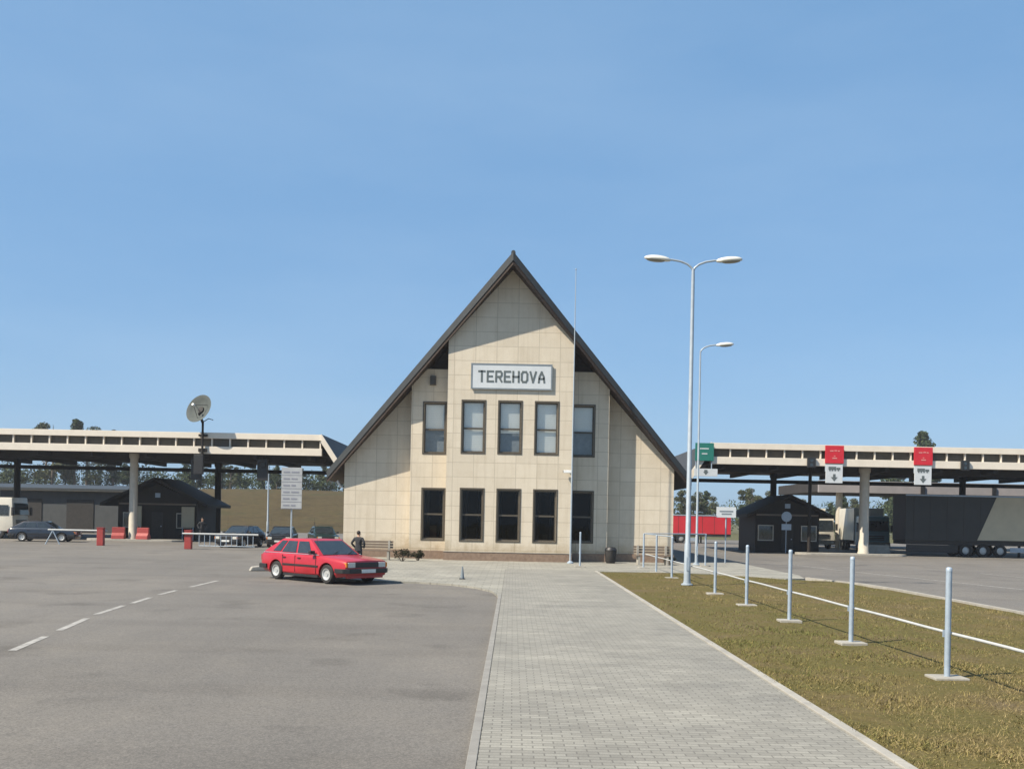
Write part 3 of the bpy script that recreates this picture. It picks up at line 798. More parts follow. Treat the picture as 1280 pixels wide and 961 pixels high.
# lane signs on the right canopy
def lane_sign(px, colour, label, kind):
    X = (px - 641 - 1.6) * 70.8 / F
    t = thing('lane_sign', label, 'sign', (X, 70.80, 6.6), 0, 'lane signs on the canopy fascia')
    MB().box(-.66, .66, -.04, .04, -.02, 1.24).build('colour_board', M[colour], t, bevel=.01)
    mk = MB()
    if colour == 'red':
        mk.box(-.34, -.08, -.052, -.041, .82, .90); mk.box(-.02, .16, -.052, -.041, .84, .92); mk.box(.22, .36, -.052, -.041, .82, .90)
        mk.box(-.16, .18, -.052, -.041, .30, .38); mk.box(-.05, .06, -.052, -.041, .46, .52)
    else:
        mk.box(-.34, .30, -.052, -.041, .80, .88); mk.box(-.2, .2, -.052, -.041, .44, .52)
    mk.build('marks', M['signwhite'] if colour != 'red' else mat('pale_red_marks', (.62, .25, .22), (.55, .2, .18), 4, .5), t)
    MB().box(-.62, -.56, .041, .12, -.6, 1.2).box(.5, .56, .041, .12, -.6, 1.2).build('bracket', M['galv'], t)
    if kind == 'tall':
        MB().box(-.60, .60, -.04, .04, -1.42, -.10).build('white_board', M['signwhite'], t, bevel=.01)
        a = MB()
        a.box(-.42, .12, -.052, -.041, -.48, -.26); a.box(.15, .42, -.052, -.041, -.48, -.32)      # lorry symbol
        for q in (-.32, -.14, .06, .28): a.lathe([(.055, -.055), (.055, -.042)], (q, 0, -.52), 'y', 10)
        a.build('vehicle_symbol', M['letter'], t)
        a = MB(); a.box(-.09, .09, -.052, -.041, -1.02, -.78); a.prism([(-.24, -1.0), (.24, -1.0), (0, -1.30)], -.052, -.041)
        a.build('arrow', M['letter'], t)
    else:
        MB().box(-.72, .95, -.04, .04, -1.12, -.58).build('white_board', M['signwhite'], t, bevel=.01)
        a = MB(); a.box(.0, .22, -.052, -.041, -.80, -.66); a.prism([(-.08, -.80), (.3, -.80), (.11, -1.02)], -.052, -.041)
        a.build('arrow', M['letter'], t)
    return t
lane_sign(880.5, 'green', 'green lane sign over a wide white arrow board on the canopy', 'wide')
lane_sign(1043, 'red', 'red lane sign over a white arrow board, close to the thick canopy column', 'tall')
lane_sign(1154, 'red', 'red lane sign over a white arrow board, above the dark trailer', 'tall')
def bracket_box(px, label):
    X = (px - 641 - 1.5) * 70.85 / F
    t = thing('lane_signal', label, 'signal', (X, 70.86, 6.25), 0, 'small dark signals on the canopy edge')
    MB().box(-.3, .3, -.14, .03, 0, .72).build('housing', M['black'], t, bevel=.03)
    for q in (.2, .5):
        MB().lathe([(.12, -.15), (.12, -.141)], (0, 0, q), 'y', 12).build('lens', M['carglass'], t)
    return t
bracket_box(1014, 'small black signal on the canopy edge above the dark gabled booth')
bracket_box(1206, 'small black signal on the canopy edge beyond the second red sign')

# islands under the canopies
for nm, x0, x1 in (('left', -31.2, -24.2), ('right', 20.8, 28.9)):
    pts = arc(x1 - .9, 73.2, .9, -90, 90, 8) + arc(x0 + .9, 73.2, .9, 90, 270, 8)
    MB().prism(pts, -.02, .15, 'z').build('traffic_island', M['concrete'], bevel=.02)['kind'] = 'structure'

# ------------------------------------------------------------------ booths
def booth(loc, hw, dep, ez, az_, label, windows=True):
    t = thing('control_booth', label, 'booth', loc)
    w_ = MB(); w_.box(-hw * .74, hw * .74, 0, dep, 0, ez)
    w_.prism([(-hw * .74, ez), (hw * .74, ez), (0, ez + (az_ - ez) * .72)], 0.01, dep - .01)
    w_.build('wall', M['dwood'], t)
    sl_ = (az_ - ez + .25) / hw
    for s_ in (-1, 1):
        v = [(0, -.9, az_), (s_ * hw, -.9, ez - .25), (s_ * hw, dep + .5, ez - .25), (0, dep + .5, az_)]
        MB().hexa([(a, b_, c - .22) for a, b_, c in v], v).build('roof', M['dwood'], t)
    dr = MB().box(-.45, .45, -.06, -.003, .1, 2.15).build('door', M['chassis'], t)
    MB().box(.28, .36, -.1, -.061, 1.0, 1.08).build('handle', M['galv'], dr)
    if windows:
        for c in (-hw * .5, hw * .5):
            w2 = MB()
            for a, b_, cc_, dd in ((c - .6, c - .53, .9, 2.1), (c + .53, c + .6, .9, 2.1), (c - .53, c + .53, .9, .97), (c - .53, c + .53, 2.03, 2.1)):
                w2.box(a, b_, -.06, -.003, cc_, dd)
            wn = w2.build('window', M['columnc'], t)
            MB().box(c - .53, c + .53, -.03, -.004, .97, 2.03).build('pane', M['carglass'], wn)
    MB().box(-hw * .72, hw * .72, -.05, -.003, ez - .34, ez - .2).build('fascia_board', M['benchwood'], t)
    MB().box(-.2, .2, -.05, -.003, ez + .25, ez + .6).build('gable_vent', M['galv'], t)
    return t
booth((-28.0, 78.5, .004), 4.2, 5.0, 3.05, 4.85, 'dark timber gabled booth under the canopy with the satellite dish')
booth((21.0, 76.2, .004), 3.3, 5.5, 3.15, 4.45, 'black timber gabled booth under the canopy with red lane signs')
# pale notice panels on the left booth front
nb = thing('notice_panel', 'yellowish notice panel standing against the dark booth wall', 'notice panel', (-25.5, 78.2, .004))
MB().box(-.5, .5, -.04, .04, 1.0, 2.6).build('board', M['tan'], nb); MB().box(-.45, -.38, -.03, .03, 0, 1.0).box(.38, .45, -.03, .03, 0, 1.0).build('leg', M['galv'], nb)
nb2 = copy_tree(nb, (-29.6, 78.1, .004), 0, 'yellowish notice panel behind the pale canopy column')
nb['group'] = nb2['group'] = 'notice panels at the booth'

# long grey shed far left
sh = thing('grey_shed', 'long low grey shed with a shallow roof behind the canopy', 'shed', (-47, 96, 0))
MB().box(-9, 9.5, 0, 9, 0, 4.0).build('wall', M['shed'], sh)
MB().hexa([(-9.6, -.6, 4.01), (10.1, -.6, 4.01), (10.1, 9.6, 4.6), (-9.6, 9.6, 4.6)], [(-9.6, -.6, 4.25), (10.1, -.6, 4.25), (10.1, 9.6, 4.85), (-9.6, 9.6, 4.85)]).build('roof', M['barge'], sh)
for c in (-6, -1, 4):
    MB().box(c, c + 2.6, -.06, -.003, .05, 3.2).build('door', M['chassis'], sh)

# ------------------------------------------------------------------ vehicles
def wheel(parent, x, y, r=.30, w=.19, side=1, rimmat='rim', name='wheel'):
    prof = [(r * .60, -w / 2), (r * .9, -w / 2), (r, -w * .32), (r, w * .32), (r * .9, w / 2), (r * .60, w / 2)]
    wh = MB().lathe(prof, axis='y', n=24, cap=False).build(name, M['rubber'], parent, smooth=35, loc=(x, y, r))
    o = side * w / 2
    rp = [(.001, o * .72), (r * .16, o * .80), (r * .20, o * .55), (r * .46, o * .62), (r * .55, o * .95), (r * .63, o * 1.02), (r * .63, -o * .3), (.001, -o * .3)]
    MB().lathe(rp, axis='y', n=20).build('rim', M[rimmat], wh, smooth=30)
    return wh

def bool_cut(mesh_obj, cutter_mb):
    c = cutter_mb.build('cutter', M['black'], mesh_obj.parent)
    md = mesh_obj.modifiers.new('b', 'BOOLEAN'); md.object = c; md.operation = 'DIFFERENCE'; md.solver = 'EXACT'
    dg = bpy.context.evaluated_depsgraph_get(); dg.update()
    me = bpy.data.meshes.new_from_object(mesh_obj.evaluated_get(dg))
    old = mesh_obj.data
    mesh_obj.modifiers.clear(); mesh_obj.data = me
    bpy.data.meshes.remove(old)
    bpy.data.objects.remove(c)

def car(paint, label, loc, rz, group=None):
    t = thing('hatchback_car' if paint == 'redpaint' else 'parked_car', label, 'car', loc, rz, group)
    p = M[paint]
    secs = [(2.16, .34, .66, .74), (2.13, .28, .735, .785), (1.95, .24, .775, .81), (1.5, .20, .82, .83), (1.0, .19, .865, .84), (.3, .19, .885, .845), (-.9, .19, .905, .845), (-1.6, .21, .91, .83), (-1.98, .26, .90, .80), (-2.12, .32, .85, .76), (-2.15, .36, .78, .73)]
    rings = []
    for x, zl, zt, hw in secs:
        half = [(0, zl), (hw * .9, zl), (hw * .985, zl + .1), (hw, zl + (zt - zl) * .45), (hw * .99, zt - .11), (hw * .955, zt - .03), (hw * .90, zt), (0, zt + .022)]
        full = half + [(-a, b_) for a, b_ in reversed(half[1:-1])]
        rings.append([(x, a, b_) for a, b_ in full])
    m = MB(); n_ = len(rings[0])
    v = [q for r in rings for q in r]; f = []
    for i in range(len(rings) - 1):
        for kk in range(n_): f.append((i * n_ + kk, i * n_ + (kk + 1) % n_, (i + 1) * n_ + (kk + 1) % n_, (i + 1) * n_ + kk))
    f.append(tuple(range(n_))); f.append(tuple((len(rings) - 1) * n_ + kk for kk in range(n_ - 1, -1, -1)))
    m.add(v, f)
    body = m.build('body', p, t)
    b2 = bmesh.new(); b2.from_mesh(body.data); bmesh.ops.triangulate(b2, faces=b2.faces); bmesh.ops.recalc_face_normals(b2, faces=b2.faces); b2.to_mesh(body.data); b2.free()
    WX = (1.30, -1.24)
    for x in WX:
        for s_ in (-1, 1):
            bool_cut(body, MB().lathe([(.365, min(s_ * .57, s_ * 1.0)), (.365, max(s_ * .57, s_ * 1.0))], (x, 0, .303), 'y', 28))
    body.data.polygons.foreach_set('use_smooth', [True] * len(body.data.polygons)); body.data.set_sharp_from_angle(angle=R(42))
    # dark wheel wells
    ww = MB()
    for x in WX:
        for s_ in (-1, 1): ww.box(x - .36, x + .36, min(s_ * .50, s_ * .60), max(s_ * .50, s_ * .60), .2, .66)
    ww.build('wheel_well', M['black'], t)
    # greenhouse
    zb, zr = .89, 1.385
    b0, b1, hb = .96, -2.08, .775
    r0, r1, hr = .20, -1.22, .60
    gh = MB().hexa([(b1, -hb * .96, zb), (b0, -hb, zb - .03), (b0, hb, zb - .03), (b1, hb * .96, zb)], [(r1, -hr * .97, zr - .02), (r0, -hr, zr - .01), (r0, hr, zr - .01), (r1, hr * .97, zr - .02)])
    cab = gh.build('cabin', p, t, bevel=.06, smooth=40)
    # glass panes sit a little proud of the cabin skin
    def quadpane(name, P00, P10, P11, P01, u0, u1, v0, v1, off, u0t=None, u1t=None):
        P = [Vector(q) for q in (P00, P10, P11, P01)]
        nn = (P[1] - P[0]).cross(P[3] - P[0]).normalized() * off
        def S(a, b_): return (P[0] * (1 - a) + P[1] * a) * (1 - b_) + (P[3] * (1 - a) + P[2] * a) * b_
        q = [S(u0, v0), S(u1, v0), S(u1 if u1t is None else u1t, v1), S(u0 if u0t is None else u0t, v1)]
        inn = [x - nn * .5 for x in q]; out = [x + nn for x in q]
        return MB().hexa(inn, out).build(name, M['carglass'], t)
    B_ = {(s1, s2): (b0 if s1 > 0 else b1, s2 * (hb if s1 > 0 else hb * .96), zb - (.03 if s1 > 0 else 0)) for s1 in (1, -1) for s2 in (1, -1)}
    T_ = {(s1, s2): (r0 if s1 > 0 else r1, s2 * (hr if s1 > 0 else hr * .97), zr - (.01 if s1 > 0 else .02)) for s1 in (1, -1) for s2 in (1, -1)}
    quadpane('windscreen', B_[1, -1], B_[1, 1], T_[1, 1], T_[1, -1], .07, .93, .06, .88, .012)
    quadpane('rear_window', B_[-1, 1], B_[-1, -1], T_[-1, -1], T_[-1, 1], .10, .90, .12, .86, .012)
    quadpane('side_window', B_[1, 1], B_[-1, 1], T_[-1, 1], T_[1, 1], .14, .385, .10, .84, .012, .08, .375)
    quadpane('side_window', B_[1, 1], B_[-1, 1], T_[-1, 1], T_[1, 1], .415, .67, .10, .84, .012, .425, .70)
    quadpane('side_window', B_[1, 1], B_[-1, 1], T_[-1, 1], T_[1, 1], .70, .84, .12, .84, .012, .74, .90)
    quadpane('side_window', B_[-1, -1], B_[1, -1], T_[1, -1], T_[-1, -1], .615, .86, .10, .84, .012, .625, .92)
    quadpane('side_window', B_[-1, -1], B_[1, -1], T_[1, -1], T_[-1, -1], .33, .585, .10, .84, .012, .30, .575)
    quadpane('side_window', B_[-1, -1], B_[1, -1], T_[1, -1], T_[-1, -1], .16, .30, .12, .84, .012, .10, .26)
    # seams, mouldings, bumpers
    for s_ in (-1, 1):
        ml = MB(); ml.box(-.86, .90, min(s_ * .838, s_ * .86), max(s_ * .838, s_ * .86), .50, .56); ml.build('side_moulding', M['black'], t)
        sl_ = MB(); sl_.box(-.84, .90, min(s_ * .79, s_ * .838), max(s_ * .79, s_ * .838), .17, .25); sl_.build('sill', M['black'], t)
        for x in (.80, -.24, -.88):
            MB().box(x - .006, x + .006, min(s_ * .832, s_ * .848), max(s_ * .832, s_ * .848), .30, .84).build('door_seam', M['black'], t)
        for x in (-.10, -.86):
            MB().box(x + .0, x + .14, min(s_ * .84, s_ * .862), max(s_ * .84, s_ * .862), .74, .775).build('handle', M['black'], t)
        MB().box(.60, .72, min(s_ * .80, s_ * .97), max(s_ * .80, s_ * .97), .90, 1.02).build('wing_mirror', M['black'], t, bevel=.02)
        MB().box(2.06, 2.175, min(s_ * .44, s_ * .70), max(s_ * .44, s_ * .70), .54, .70).build('headlight', M['headlight'], t, bevel=.015)
        MB().box(2.02, 2.168, min(s_ * .705, s_ * .775), max(s_ * .705, s_ * .775), .55, .69).build('indicator', M['orange'], t, bevel=.01)
        MB().box(-2.17, -2.08, min(s_ * .46, s_ * .74), max(s_ * .46, s_ * .74), .60, .80).build('tail_light', M['taillight'], t, bevel=.01)
    MB().box(2.06, 2.172, -.435, .435, .54, .70).build('grille', M['black'], t, bevel=.01)
    for q in (1, -1):
        bp = MB()
        bp.prism([(q * 2.24, -.70), (q * 2.24, .70), (q * 2.10, .86), (q * 1.72, .865), (q * 1.72, .80), (q * 2.02, .78), (q * 2.08, .6), (q * 2.08, -.6), (q * 2.02, -.78), (q * 1.72, -.80), (q * 1.72, -.865), (q * 2.10, -.86)], .36, .50, 'z')
        bp.build('bumper', M['black'], t, bevel=.015)
        MB().box(min(q * 2.241, q * 2.256), max(q * 2.241, q * 2.256), -.26, .26, .375, .485).build('number_plate', M['plate'], t)
    MB().box(1.98, 2.12, -.66, .66, .2, .34).build('front_valance', p, t, bevel=.02)
    for x in WX:
        for s_ in (-1, 1): wheel(t, x, s_ * .735, .30, .19, s_)
    MB().tube([(.62, -.62, 1.15), (.50, -.70, 1.95)], .006, 5).build('aerial', M['black'], t)
    for s_ in (-1, 1):
        MB().box(-1.95, .90, min(s_ * .79, s_ * .80), max(s_ * .79, s_ * .80), .885, .90).build('waist_trim', M['galv'], t)
    # wipers
    wp = MB()
    for y0 in (-.35, .2): wp.tube([(.985, y0, .895), (.80, y0 + .35, 1.02)], .01, 5)
    wp.build('wiper', M['black'], t)
    return t

# the red hatchback in the yard
def rot_to(dx, dy): return math.atan2(dy, dx)
car('redpaint', 'faded red hatchback with black bumpers stopped on the open asphalt', (-6.35, 33.3, .008), R(-42)).scale = (1.08, 1.08, 1.01)
car('navypaint', 'dark navy car facing the yard, beside the skirted barrier boom', (-17.7, 65.0, .008), R(-100), 'dark cars waiting by the canopy')
car('blackpaint', 'black car with pale windscreen reflection behind the direction board post', (-15.3, 66.4, .008), R(-84), 'dark cars waiting by the canopy')
car('greenpaint', 'dark green car furthest behind the roof of the red hatchback', (-13.3, 70.0, .008), R(-70), 'dark cars waiting by the canopy')
car('navypaint', 'dark navy car at the end of the red post barrier near the left canopy edge'.replace('left ', ''), (-31.9, 68.0, .008), R(8), 'dark cars waiting by the canopy')

def cab_front(t, c, w_=2.45, h=3.0, name='cab'):
    """a flat nosed lorry cab, facing -Y, its front at y = 0"""
    cb = MB().hexa([(-w_ / 2, .0, .55), (w_ / 2, .0, .55), (w_ / 2, 2.0, .55), (-w_ / 2, 2.0, .55)], [(-w_ / 2 + .06, .14, h), (w_ / 2 - .06, .14, h), (w_ / 2 - .06, 2.0, h), (-w_ / 2 + .06, 2.0, h)])
    o = cb.build(name, M[c], t, bevel=.08, smooth=35)
    ws = MB().hexa([(-w_ / 2 + .16, .045, 1.75), (w_ / 2 - .16, .045, 1.75), (w_ / 2 - .16, .09, 1.75), (-w_ / 2 + .16, .09, 1.75)], [(-w_ / 2 + .2, .095, 2.6), (w_ / 2 - .2, .095, 2.6), (w_ / 2 - .2, .14, 2.6), (-w_ / 2 + .2, .14, 2.6)])
    ws.v = [(x, y - .06, z) for x, y, z in ws.v]
    ws.build('windscreen', M['carglass'], t)
    g = MB()
    for z in (1.0, 1.14, 1.28): g.box(-.75, .75, -.03, .05, z, z + .08)
    g.build('grille', M['black'], t)
    bp = MB().box(-w_ / 2, w_ / 2, -.12, .25, .40, .82).build('bumper', M['concrete'], t, bevel=.03)
    for s_ in (-1, 1):
        MB().box(min(s_ * .8, s_ * 1.08), max(s_ * .8, s_ * 1.08), -.14, -.119, .52, .7).build('headlight', M['headlight'], t)
        MB().box(min(s_ * 1.28, s_ * 1.45), max(s_ * 1.28, s_ * 1.45), -.1, .05, 1.7, 2.3).build('wing_mirror', M['black'], t, bevel=.02)
        MB().box(min(s_ * 1.226, s_ * 1.232), max(s_ * 1.226, s_ * 1.232), .35, 1.3, 1.7, 2.45).build('side_window', M['carglass'], t)
        wh = MB().lathe([(.3, -.14), (.48, -.14), (.5, -.1), (.5, .1), (.48, .14), (.3, .14)], axis='x', n=20, cap=False).build('wheel', M['rubber'], t, loc=(s_ * 1.06, 1.15, .5), smooth=35)
        MB().lathe([(.001, .1 * s_), (.2, .12 * s_), (.31, .06 * s_), (.31, -.06 * s_)], axis='x', n=16).build('rim', M['rim'], wh, smooth=35)
    MB().box(-.5, .5, .3, 7.6, .5, .85).build('chassis', M['chassis'], t)
    return o
def lorry(cabc, boxc, loc, rz, label):
    t = thing('lorry', label, 'lorry', loc, rz, 'lorries at the checkpoint')
    cab_front(t, cabc)
    MB().box(-1.24, 1.24, 2.25, 8.0, .9, 3.7).build('cargo_box', M[boxc], t, bevel=.03)
    for s_ in (-1, 1):
        for y in (5.8, 7.0):
            wh = MB().lathe([(.3, -.2), (.48, -.2), (.5, -.15), (.5, .15), (.48, .2), (.3, .2)], axis='x', n=20, cap=False).build('wheel', M['rubber'], t, loc=(s_ * 1.0, y, .5), smooth=35)
            MB().lathe([(.001, .1 * s_), (.2, .12 * s_), (.31, .1 * s_), (.31, -.06 * s_)], axis='x', n=16).build('rim', M['rim'], wh, smooth=35)
    return t
lorry('bluecab', 'whitecab', (30.4, 83.5, .008), R(-6), 'pale blue lorry facing out between the column and dark trailer')
lorry('whitecab', 'whitecab', (28.0, 90.2, .008), R(5), 'off white lorry waiting behind the black booth')
lorry('whitecab', 'whitecab', (-36.2, 73.4, .008), R(90), 'off white lorry under the far end of the canopy')

def trailer(name, loc, rz, length, h, z0, main, label, panel=None, axles=(1.2, 2.4, 3.6), group=None):
    t = thing(name, label, 'trailer', loc, rz, group)
    MB().box(0, length, 0, 2.5, z0, h).build('curtain_side', M[main], t, bevel=.03)
    fr = MB(); fr.box(.05, length, .06, 2.44, z0 - .28, z0 - .004)
    fr.build('chassis', M['chassis'], t)
    rb = MB(); x = .6
    while x < length:
        rb.box(x, x + .035, -.012, -.001, z0 + .05, h - .1); x += 1.25
    rb.build('strap', M['chassis'], t)
    MB().box(0, length, -.03, -.002, h - .09, h + .01).build('top_rail', M['galv'], t)
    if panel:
        MB().prism([(panel[0], z0 + .12), (length - .05, z0 + .12), (length - .05, h - .1), (panel[1], h - .1)], -.022, -.013).build('tan_area', M['tan'], t)  # flat tan area with a slanted edge, brighter than the curtain
    if group is None and main == 'darktarp':
        MB().box(.1, axles[0] - .62, .03, .055, .28, z0 - .29).build('side_skirt', M['black'], t)
    gd = MB().box(axles[-1] + .7, length - 3.6, .02, .06, z0 - .75, z0 - .4).build('side_guard', M['galv'], t)
    for a in axles:
        for y in (.22, 2.28):
            wh = MB().lathe([(.28, -.18), (.46, -.18), (.48, -.13), (.48, .13), (.46, .18), (.28, .18)], axis='y', n=20, cap=False).build('wheel', M['rubber'], t, loc=(a, y, .48), smooth=35)
            sd_ = -1 if y < 1 else 1
            MB().lathe([(.001, .12 * sd_), (.2, .13 * sd_), (.29, .1 * sd_), (.29, -.06 * sd_)], axis='y', n=16).build('rim', M['rim'], wh, smooth=35)
    for y in (.5, 2.0):
        MB().box(length - 3.1, length - 2.95, y - .07, y + .07, .0, z0 - .28).build('landing_leg', M['chassis'], t)
    return t
trailer('box_trailer', (29.4, 74.6, .008), 0, 12.6, 4.6, 1.15, 'darktarp', 'long dark curtain sided trailer with a brighter tan slanted end area', (5.4, 6.8), axles=(4.6, 5.9, 7.2))
trailer('red_trailer', (14.2, 104, .008), R(0), 8.6, 2.95, .98, 'redtarp', 'low red trailer parked far behind the lamp posts', None, (1.2, 2.3, 3.4))

# concrete block by the lorry
cb = MB().prism([(-.95, 0), (.95, 0), (.85, .35), (.8, .75), (-.8, .75), (-.85, .35)], -.3, .3).build('concrete_block', M['concrete'], bevel=.03)
cb.location = (27.7, 75.6, .008); tag(cb, 'pale concrete block on the ground in front of the blue lorry', 'block')

# ------------------------------------------------------------------ lamp posts
def lamp_head(parent, x, z, s_):
    h = MB().ell((0, 0, 0), (.46, .16, .12), 18, 10)
    h.v = [(a, b_, c if c > -.05 else -.05) for a, b_, c in h.v]
    o = h.build('lamp_head', M['lamphead'], parent, smooth=50, loc=(x, 0, z))
    o.rotation_euler = (0, -s_ * R(5), 0)
    MB().ell((s_ * .06, 0, -.052), (.32, .13, .06), 16, 8).build('lens', M['lampglass'], o, smooth=60)
    return o
def street_lamp(loc, rz, h, arms, label):
    t = thing('street_lamp', label, 'street lamp', loc, rz, 'street lamps on the site')
    MB().tube([(0, 0, 0), (0, 0, 1.4), (0, 0, 1.45), (0, 0, h - .35), (0, 0, h)], [.115, .108, .085, .058, .05], 14).build('pole', M['pole'], t, smooth=40)
    MB().lathe([(.2, 0), (.2, .04), (.13, .06), (.13, .12)], n=14).build('base_plate', M['pole'], t)
    MB().box(-.05, .05, -.125, -.112, .5, .95).build('service_door', M['galv'], t)
    for s_ in arms:
        ap = [(0, 0, h - .1)] + [(s_ * .85 * (1 - math.cos(R(a))), 0, h - .1 + .40 * math.sin(R(a))) for a in (20, 40, 60, 80, 90)]
        MB().tube(ap, .036, 8).build('arm', M['pole'], t, smooth=50)
        lamp_head(t, s_ * 1.22, h + .32, s_)
    return t
street_lamp((5.97, 33.9, .06), 0, 10.75, (-1, 1), 'tall two headed street lamp on the grass among the fence posts')
l2 = street_lamp((9.25, 50.0, .06), 0, 10.75, (1,), 'single headed street lamp behind the two headed one')
for c in l2.children:
    if c.name.startswith('pole'): c.scale = (.68, .68, 1)
street_lamp((-24.6, 100, .004), 0, 7.9, (-1,), 'thin street lamp seen beneath the canopy against the brown field')

# ------------------------------------------------------------------ fence posts
posts = [14.1 + 3.95 * i for i in range(-1, 9) if i != 5]
FX = lambda y: 6.19 - (y - 14.1) * .005
def fence_post(x, y, h, label, group, zb=.045):
    t = thing('fence_post', label, 'fence post', (x, y, zb), 0, group)
    MB().tube([(0, 0, 0), (0, 0, h)], .042, 10).build('tube', M['galv'], t, smooth=40)
    MB().lathe([(.044, h - .03), (.044, h + .012), (.03, h + .03), (.001, h + .034)], n=10).build('cap', M['galv'], t, smooth=50)
    MB().box(-.24, .24, -.2, .2, -.06, .05).build('footing', M['concrete'], t, bevel=.015)
    MB().box(-.055, .055, .03, .05, .60, .70).build('clip', M['galv'], t)
    return t
FG = 'steel fence posts along the grass strip'
proto = None
names = {1: 'tallest looking steel fence post, in the foreground grass', 2: 'second steel fence post counted from the foreground',
         3: 'third steel fence post counted from the foreground', 4: 'fourth steel fence post counted from the foreground',
         5: 'fifth steel fence post, just before the two headed lamp', 6: 'steel fence post just beyond the two headed lamp',
         7: 'second last steel fence post before the forecourt', 8: 'last steel fence post where the grass meets the forecourt'}
for i, yv in enumerate(posts):
    if i == 0: continue          # outside the frame
    if proto is None:
        proto = fence_post(FX(yv), yv, 1.56, names[i], FG)
    else:
        copy_tree(proto, (FX(yv), yv, .045), random.uniform(-.05, .05), names[i])
rp = []
for yv in np.arange(posts[0] - 4, posts[-1] + .01, .8): rp.append((FX(yv) + .065, yv, .045 + .655 + .004 * math.sin(yv * 1.6)))
tag(MB().tube(rp, .022, 8).build('fence_rail', M['railgrey'], smooth=50), 'long white pipe rail running at knee height along the fence posts', 'fence rail')
tr_ = MB().tube([(FX(37.8), 37.8, 1.635), (FX(45.7), 45.7, 1.635)], .024, 8).tube([(FX(45.7), 45.7, 1.635), (FX(45.7) + 3.4, 48.6, 1.635)], .024, 8)
tag(tr_.build('top_rail', M['galv'], smooth=50), 'short grey top rail joining the far fence posts by the building', 'fence rail')
copy_tree(proto, (FX(45.7) + 3.4, 48.6, .062), 0, 'steel fence post standing on the paving by the building wing')
copy_tree(proto, (3.1, 45.4, .062), 0, 'lone steel post on the paving before the shaded recess')

# ------------------------------------------------------------------ boom barriers
def barrier(loc, rz, ln_, skirt, label):
    t = thing('boom_barrier', label, 'barrier', loc, rz, 'red boom barriers at the canopy')
    MB().box(-.2, .2, -.16, .16, 0, 1.08).build('cabinet', M['redmetal'], t, bevel=.025)
    MB().box(-.22, .22, -.18, .18, 1.082, 1.13).build('lid', M['redmetal'], t)
    MB().tube([(-.3, -.2, .92), (ln_, -.2, .92)], .055, 8).build('boom', M['railgrey'], t)
    if skirt:
        sk = MB(); x = .7
        while x < ln_ - .1:
            sk.tube([(x, -.2, .90), (x, -.2, .22)], .022, 6); x += .32
        sk.tube([(.7, -.2, .22), (ln_ - .2, -.2, .22)], .022, 6)
        sk.build('skirt', M['galv'], t)
    else:
        MB().tube([(ln_ - .3, -.2, .88), (ln_ - .75, -.2, .0)], .035, 6).tube([(ln_ - .3, -.2, .88), (ln_ + .15, -.2, .0)], .035, 6).build('rest', M['galv'], t)
    return t
barrier((-19.25, 59.2, .006), 0, 4.2, True, 'red barrier with a white boom and hanging skirt by the dark cars')
barrier((-25.7, 62.2, .006), PI, 3.4, False, 'red barrier with a plain white boom resting on a forked stand')
def red_block(x, y, rz, label):
    t = thing('plastic_barrier', label, 'barrier', (x, y, .152), rz, 'red plastic barriers by the canopy column')
    pr = [(-.28, 0), (.28, 0), (.24, .25), (.10, .45), (.08, .85), (-.08, .85), (-.10, .45), (-.24, .25)]
    MB().prism(pr, -.45, .45, 'x').build('body', M['redmetal'], t, bevel=.03)
    return t
red_block(-28.75, 72.7, .1, 'red plastic barrier on the side of the pale column near the boom')
red_block(-26.95, 72.7, -.12, 'red plastic barrier on the side of the pale column near the booth')

# ------------------------------------------------------------------ signs on posts
t = thing('direction_board', 'tall pale grey direction board on a single post behind the red car', 'sign', (-13.35, 60, .006))
MB().box(-.62, .62, -.03, .03, 2.5, 5.0).build('board', M['boardgrey'], t, bevel=.01)
MB().tube([(0, .09, 0), (0, .09, 4.9)], .05, 10).build('post', M['galv'], t)
MB().box(-.55, .55, .031, .06, 2.9, 2.96).box(-.55, .55, .031, .06, 4.5, 4.56).build('bracket', M['galv'], t)
rw = MB()
for i in range(6):
    z = 4.68 - i * .4
    rw.box(-.5, -.12, -.042, -.031, z, z + .09); rw.box(-.02, .44 - .1 * (i % 3), -.042, -.031, z, z + .09)
    rw.box(-.6, .6, -.040, -.031, z - .15, z - .125)
rw.build('rows', mat('grey_sign_rows', (.19, .20, .24), (.23, .24, .28), 4, .5), t)
t = thing('plate_sign', 'small white rectangular sign on a slim post near the red trailer', 'sign', (11.35, 53.0, .062))
MB().box(-.52, .52, -.02, .02, 2.42, 2.98).build('plate', M['signwhite'], t, bevel=.008)
MB().tube([(0, .05, 0), (0, .05, 2.95)], .035, 8).build('post', M['galv'], t)
MB().box(-.36, .36, -.03, -.021, 2.72, 2.79).box(-.25, .28, -.03, -.021, 2.58, 2.65).build('rows', M['signframe'], t)
t = thing('round_sign', 'round grey road sign with a plate below it before the black booth', 'sign', (20.5, 74.6, .006))
MB().lathe([(.001, -.02), (.38, -.02), (.38, .02), (.001, .02)], (0, 0, 2.75), 'y', 24).build('disc', M['galv'], t)
MB().box(-.36, .36, -.02, .02, 1.75, 2.2).build('plate', M['galv'], t)
MB().tube([(0, .06, 0), (0, .06, 3.0)], .035, 8).build('post', M['galv'], t)

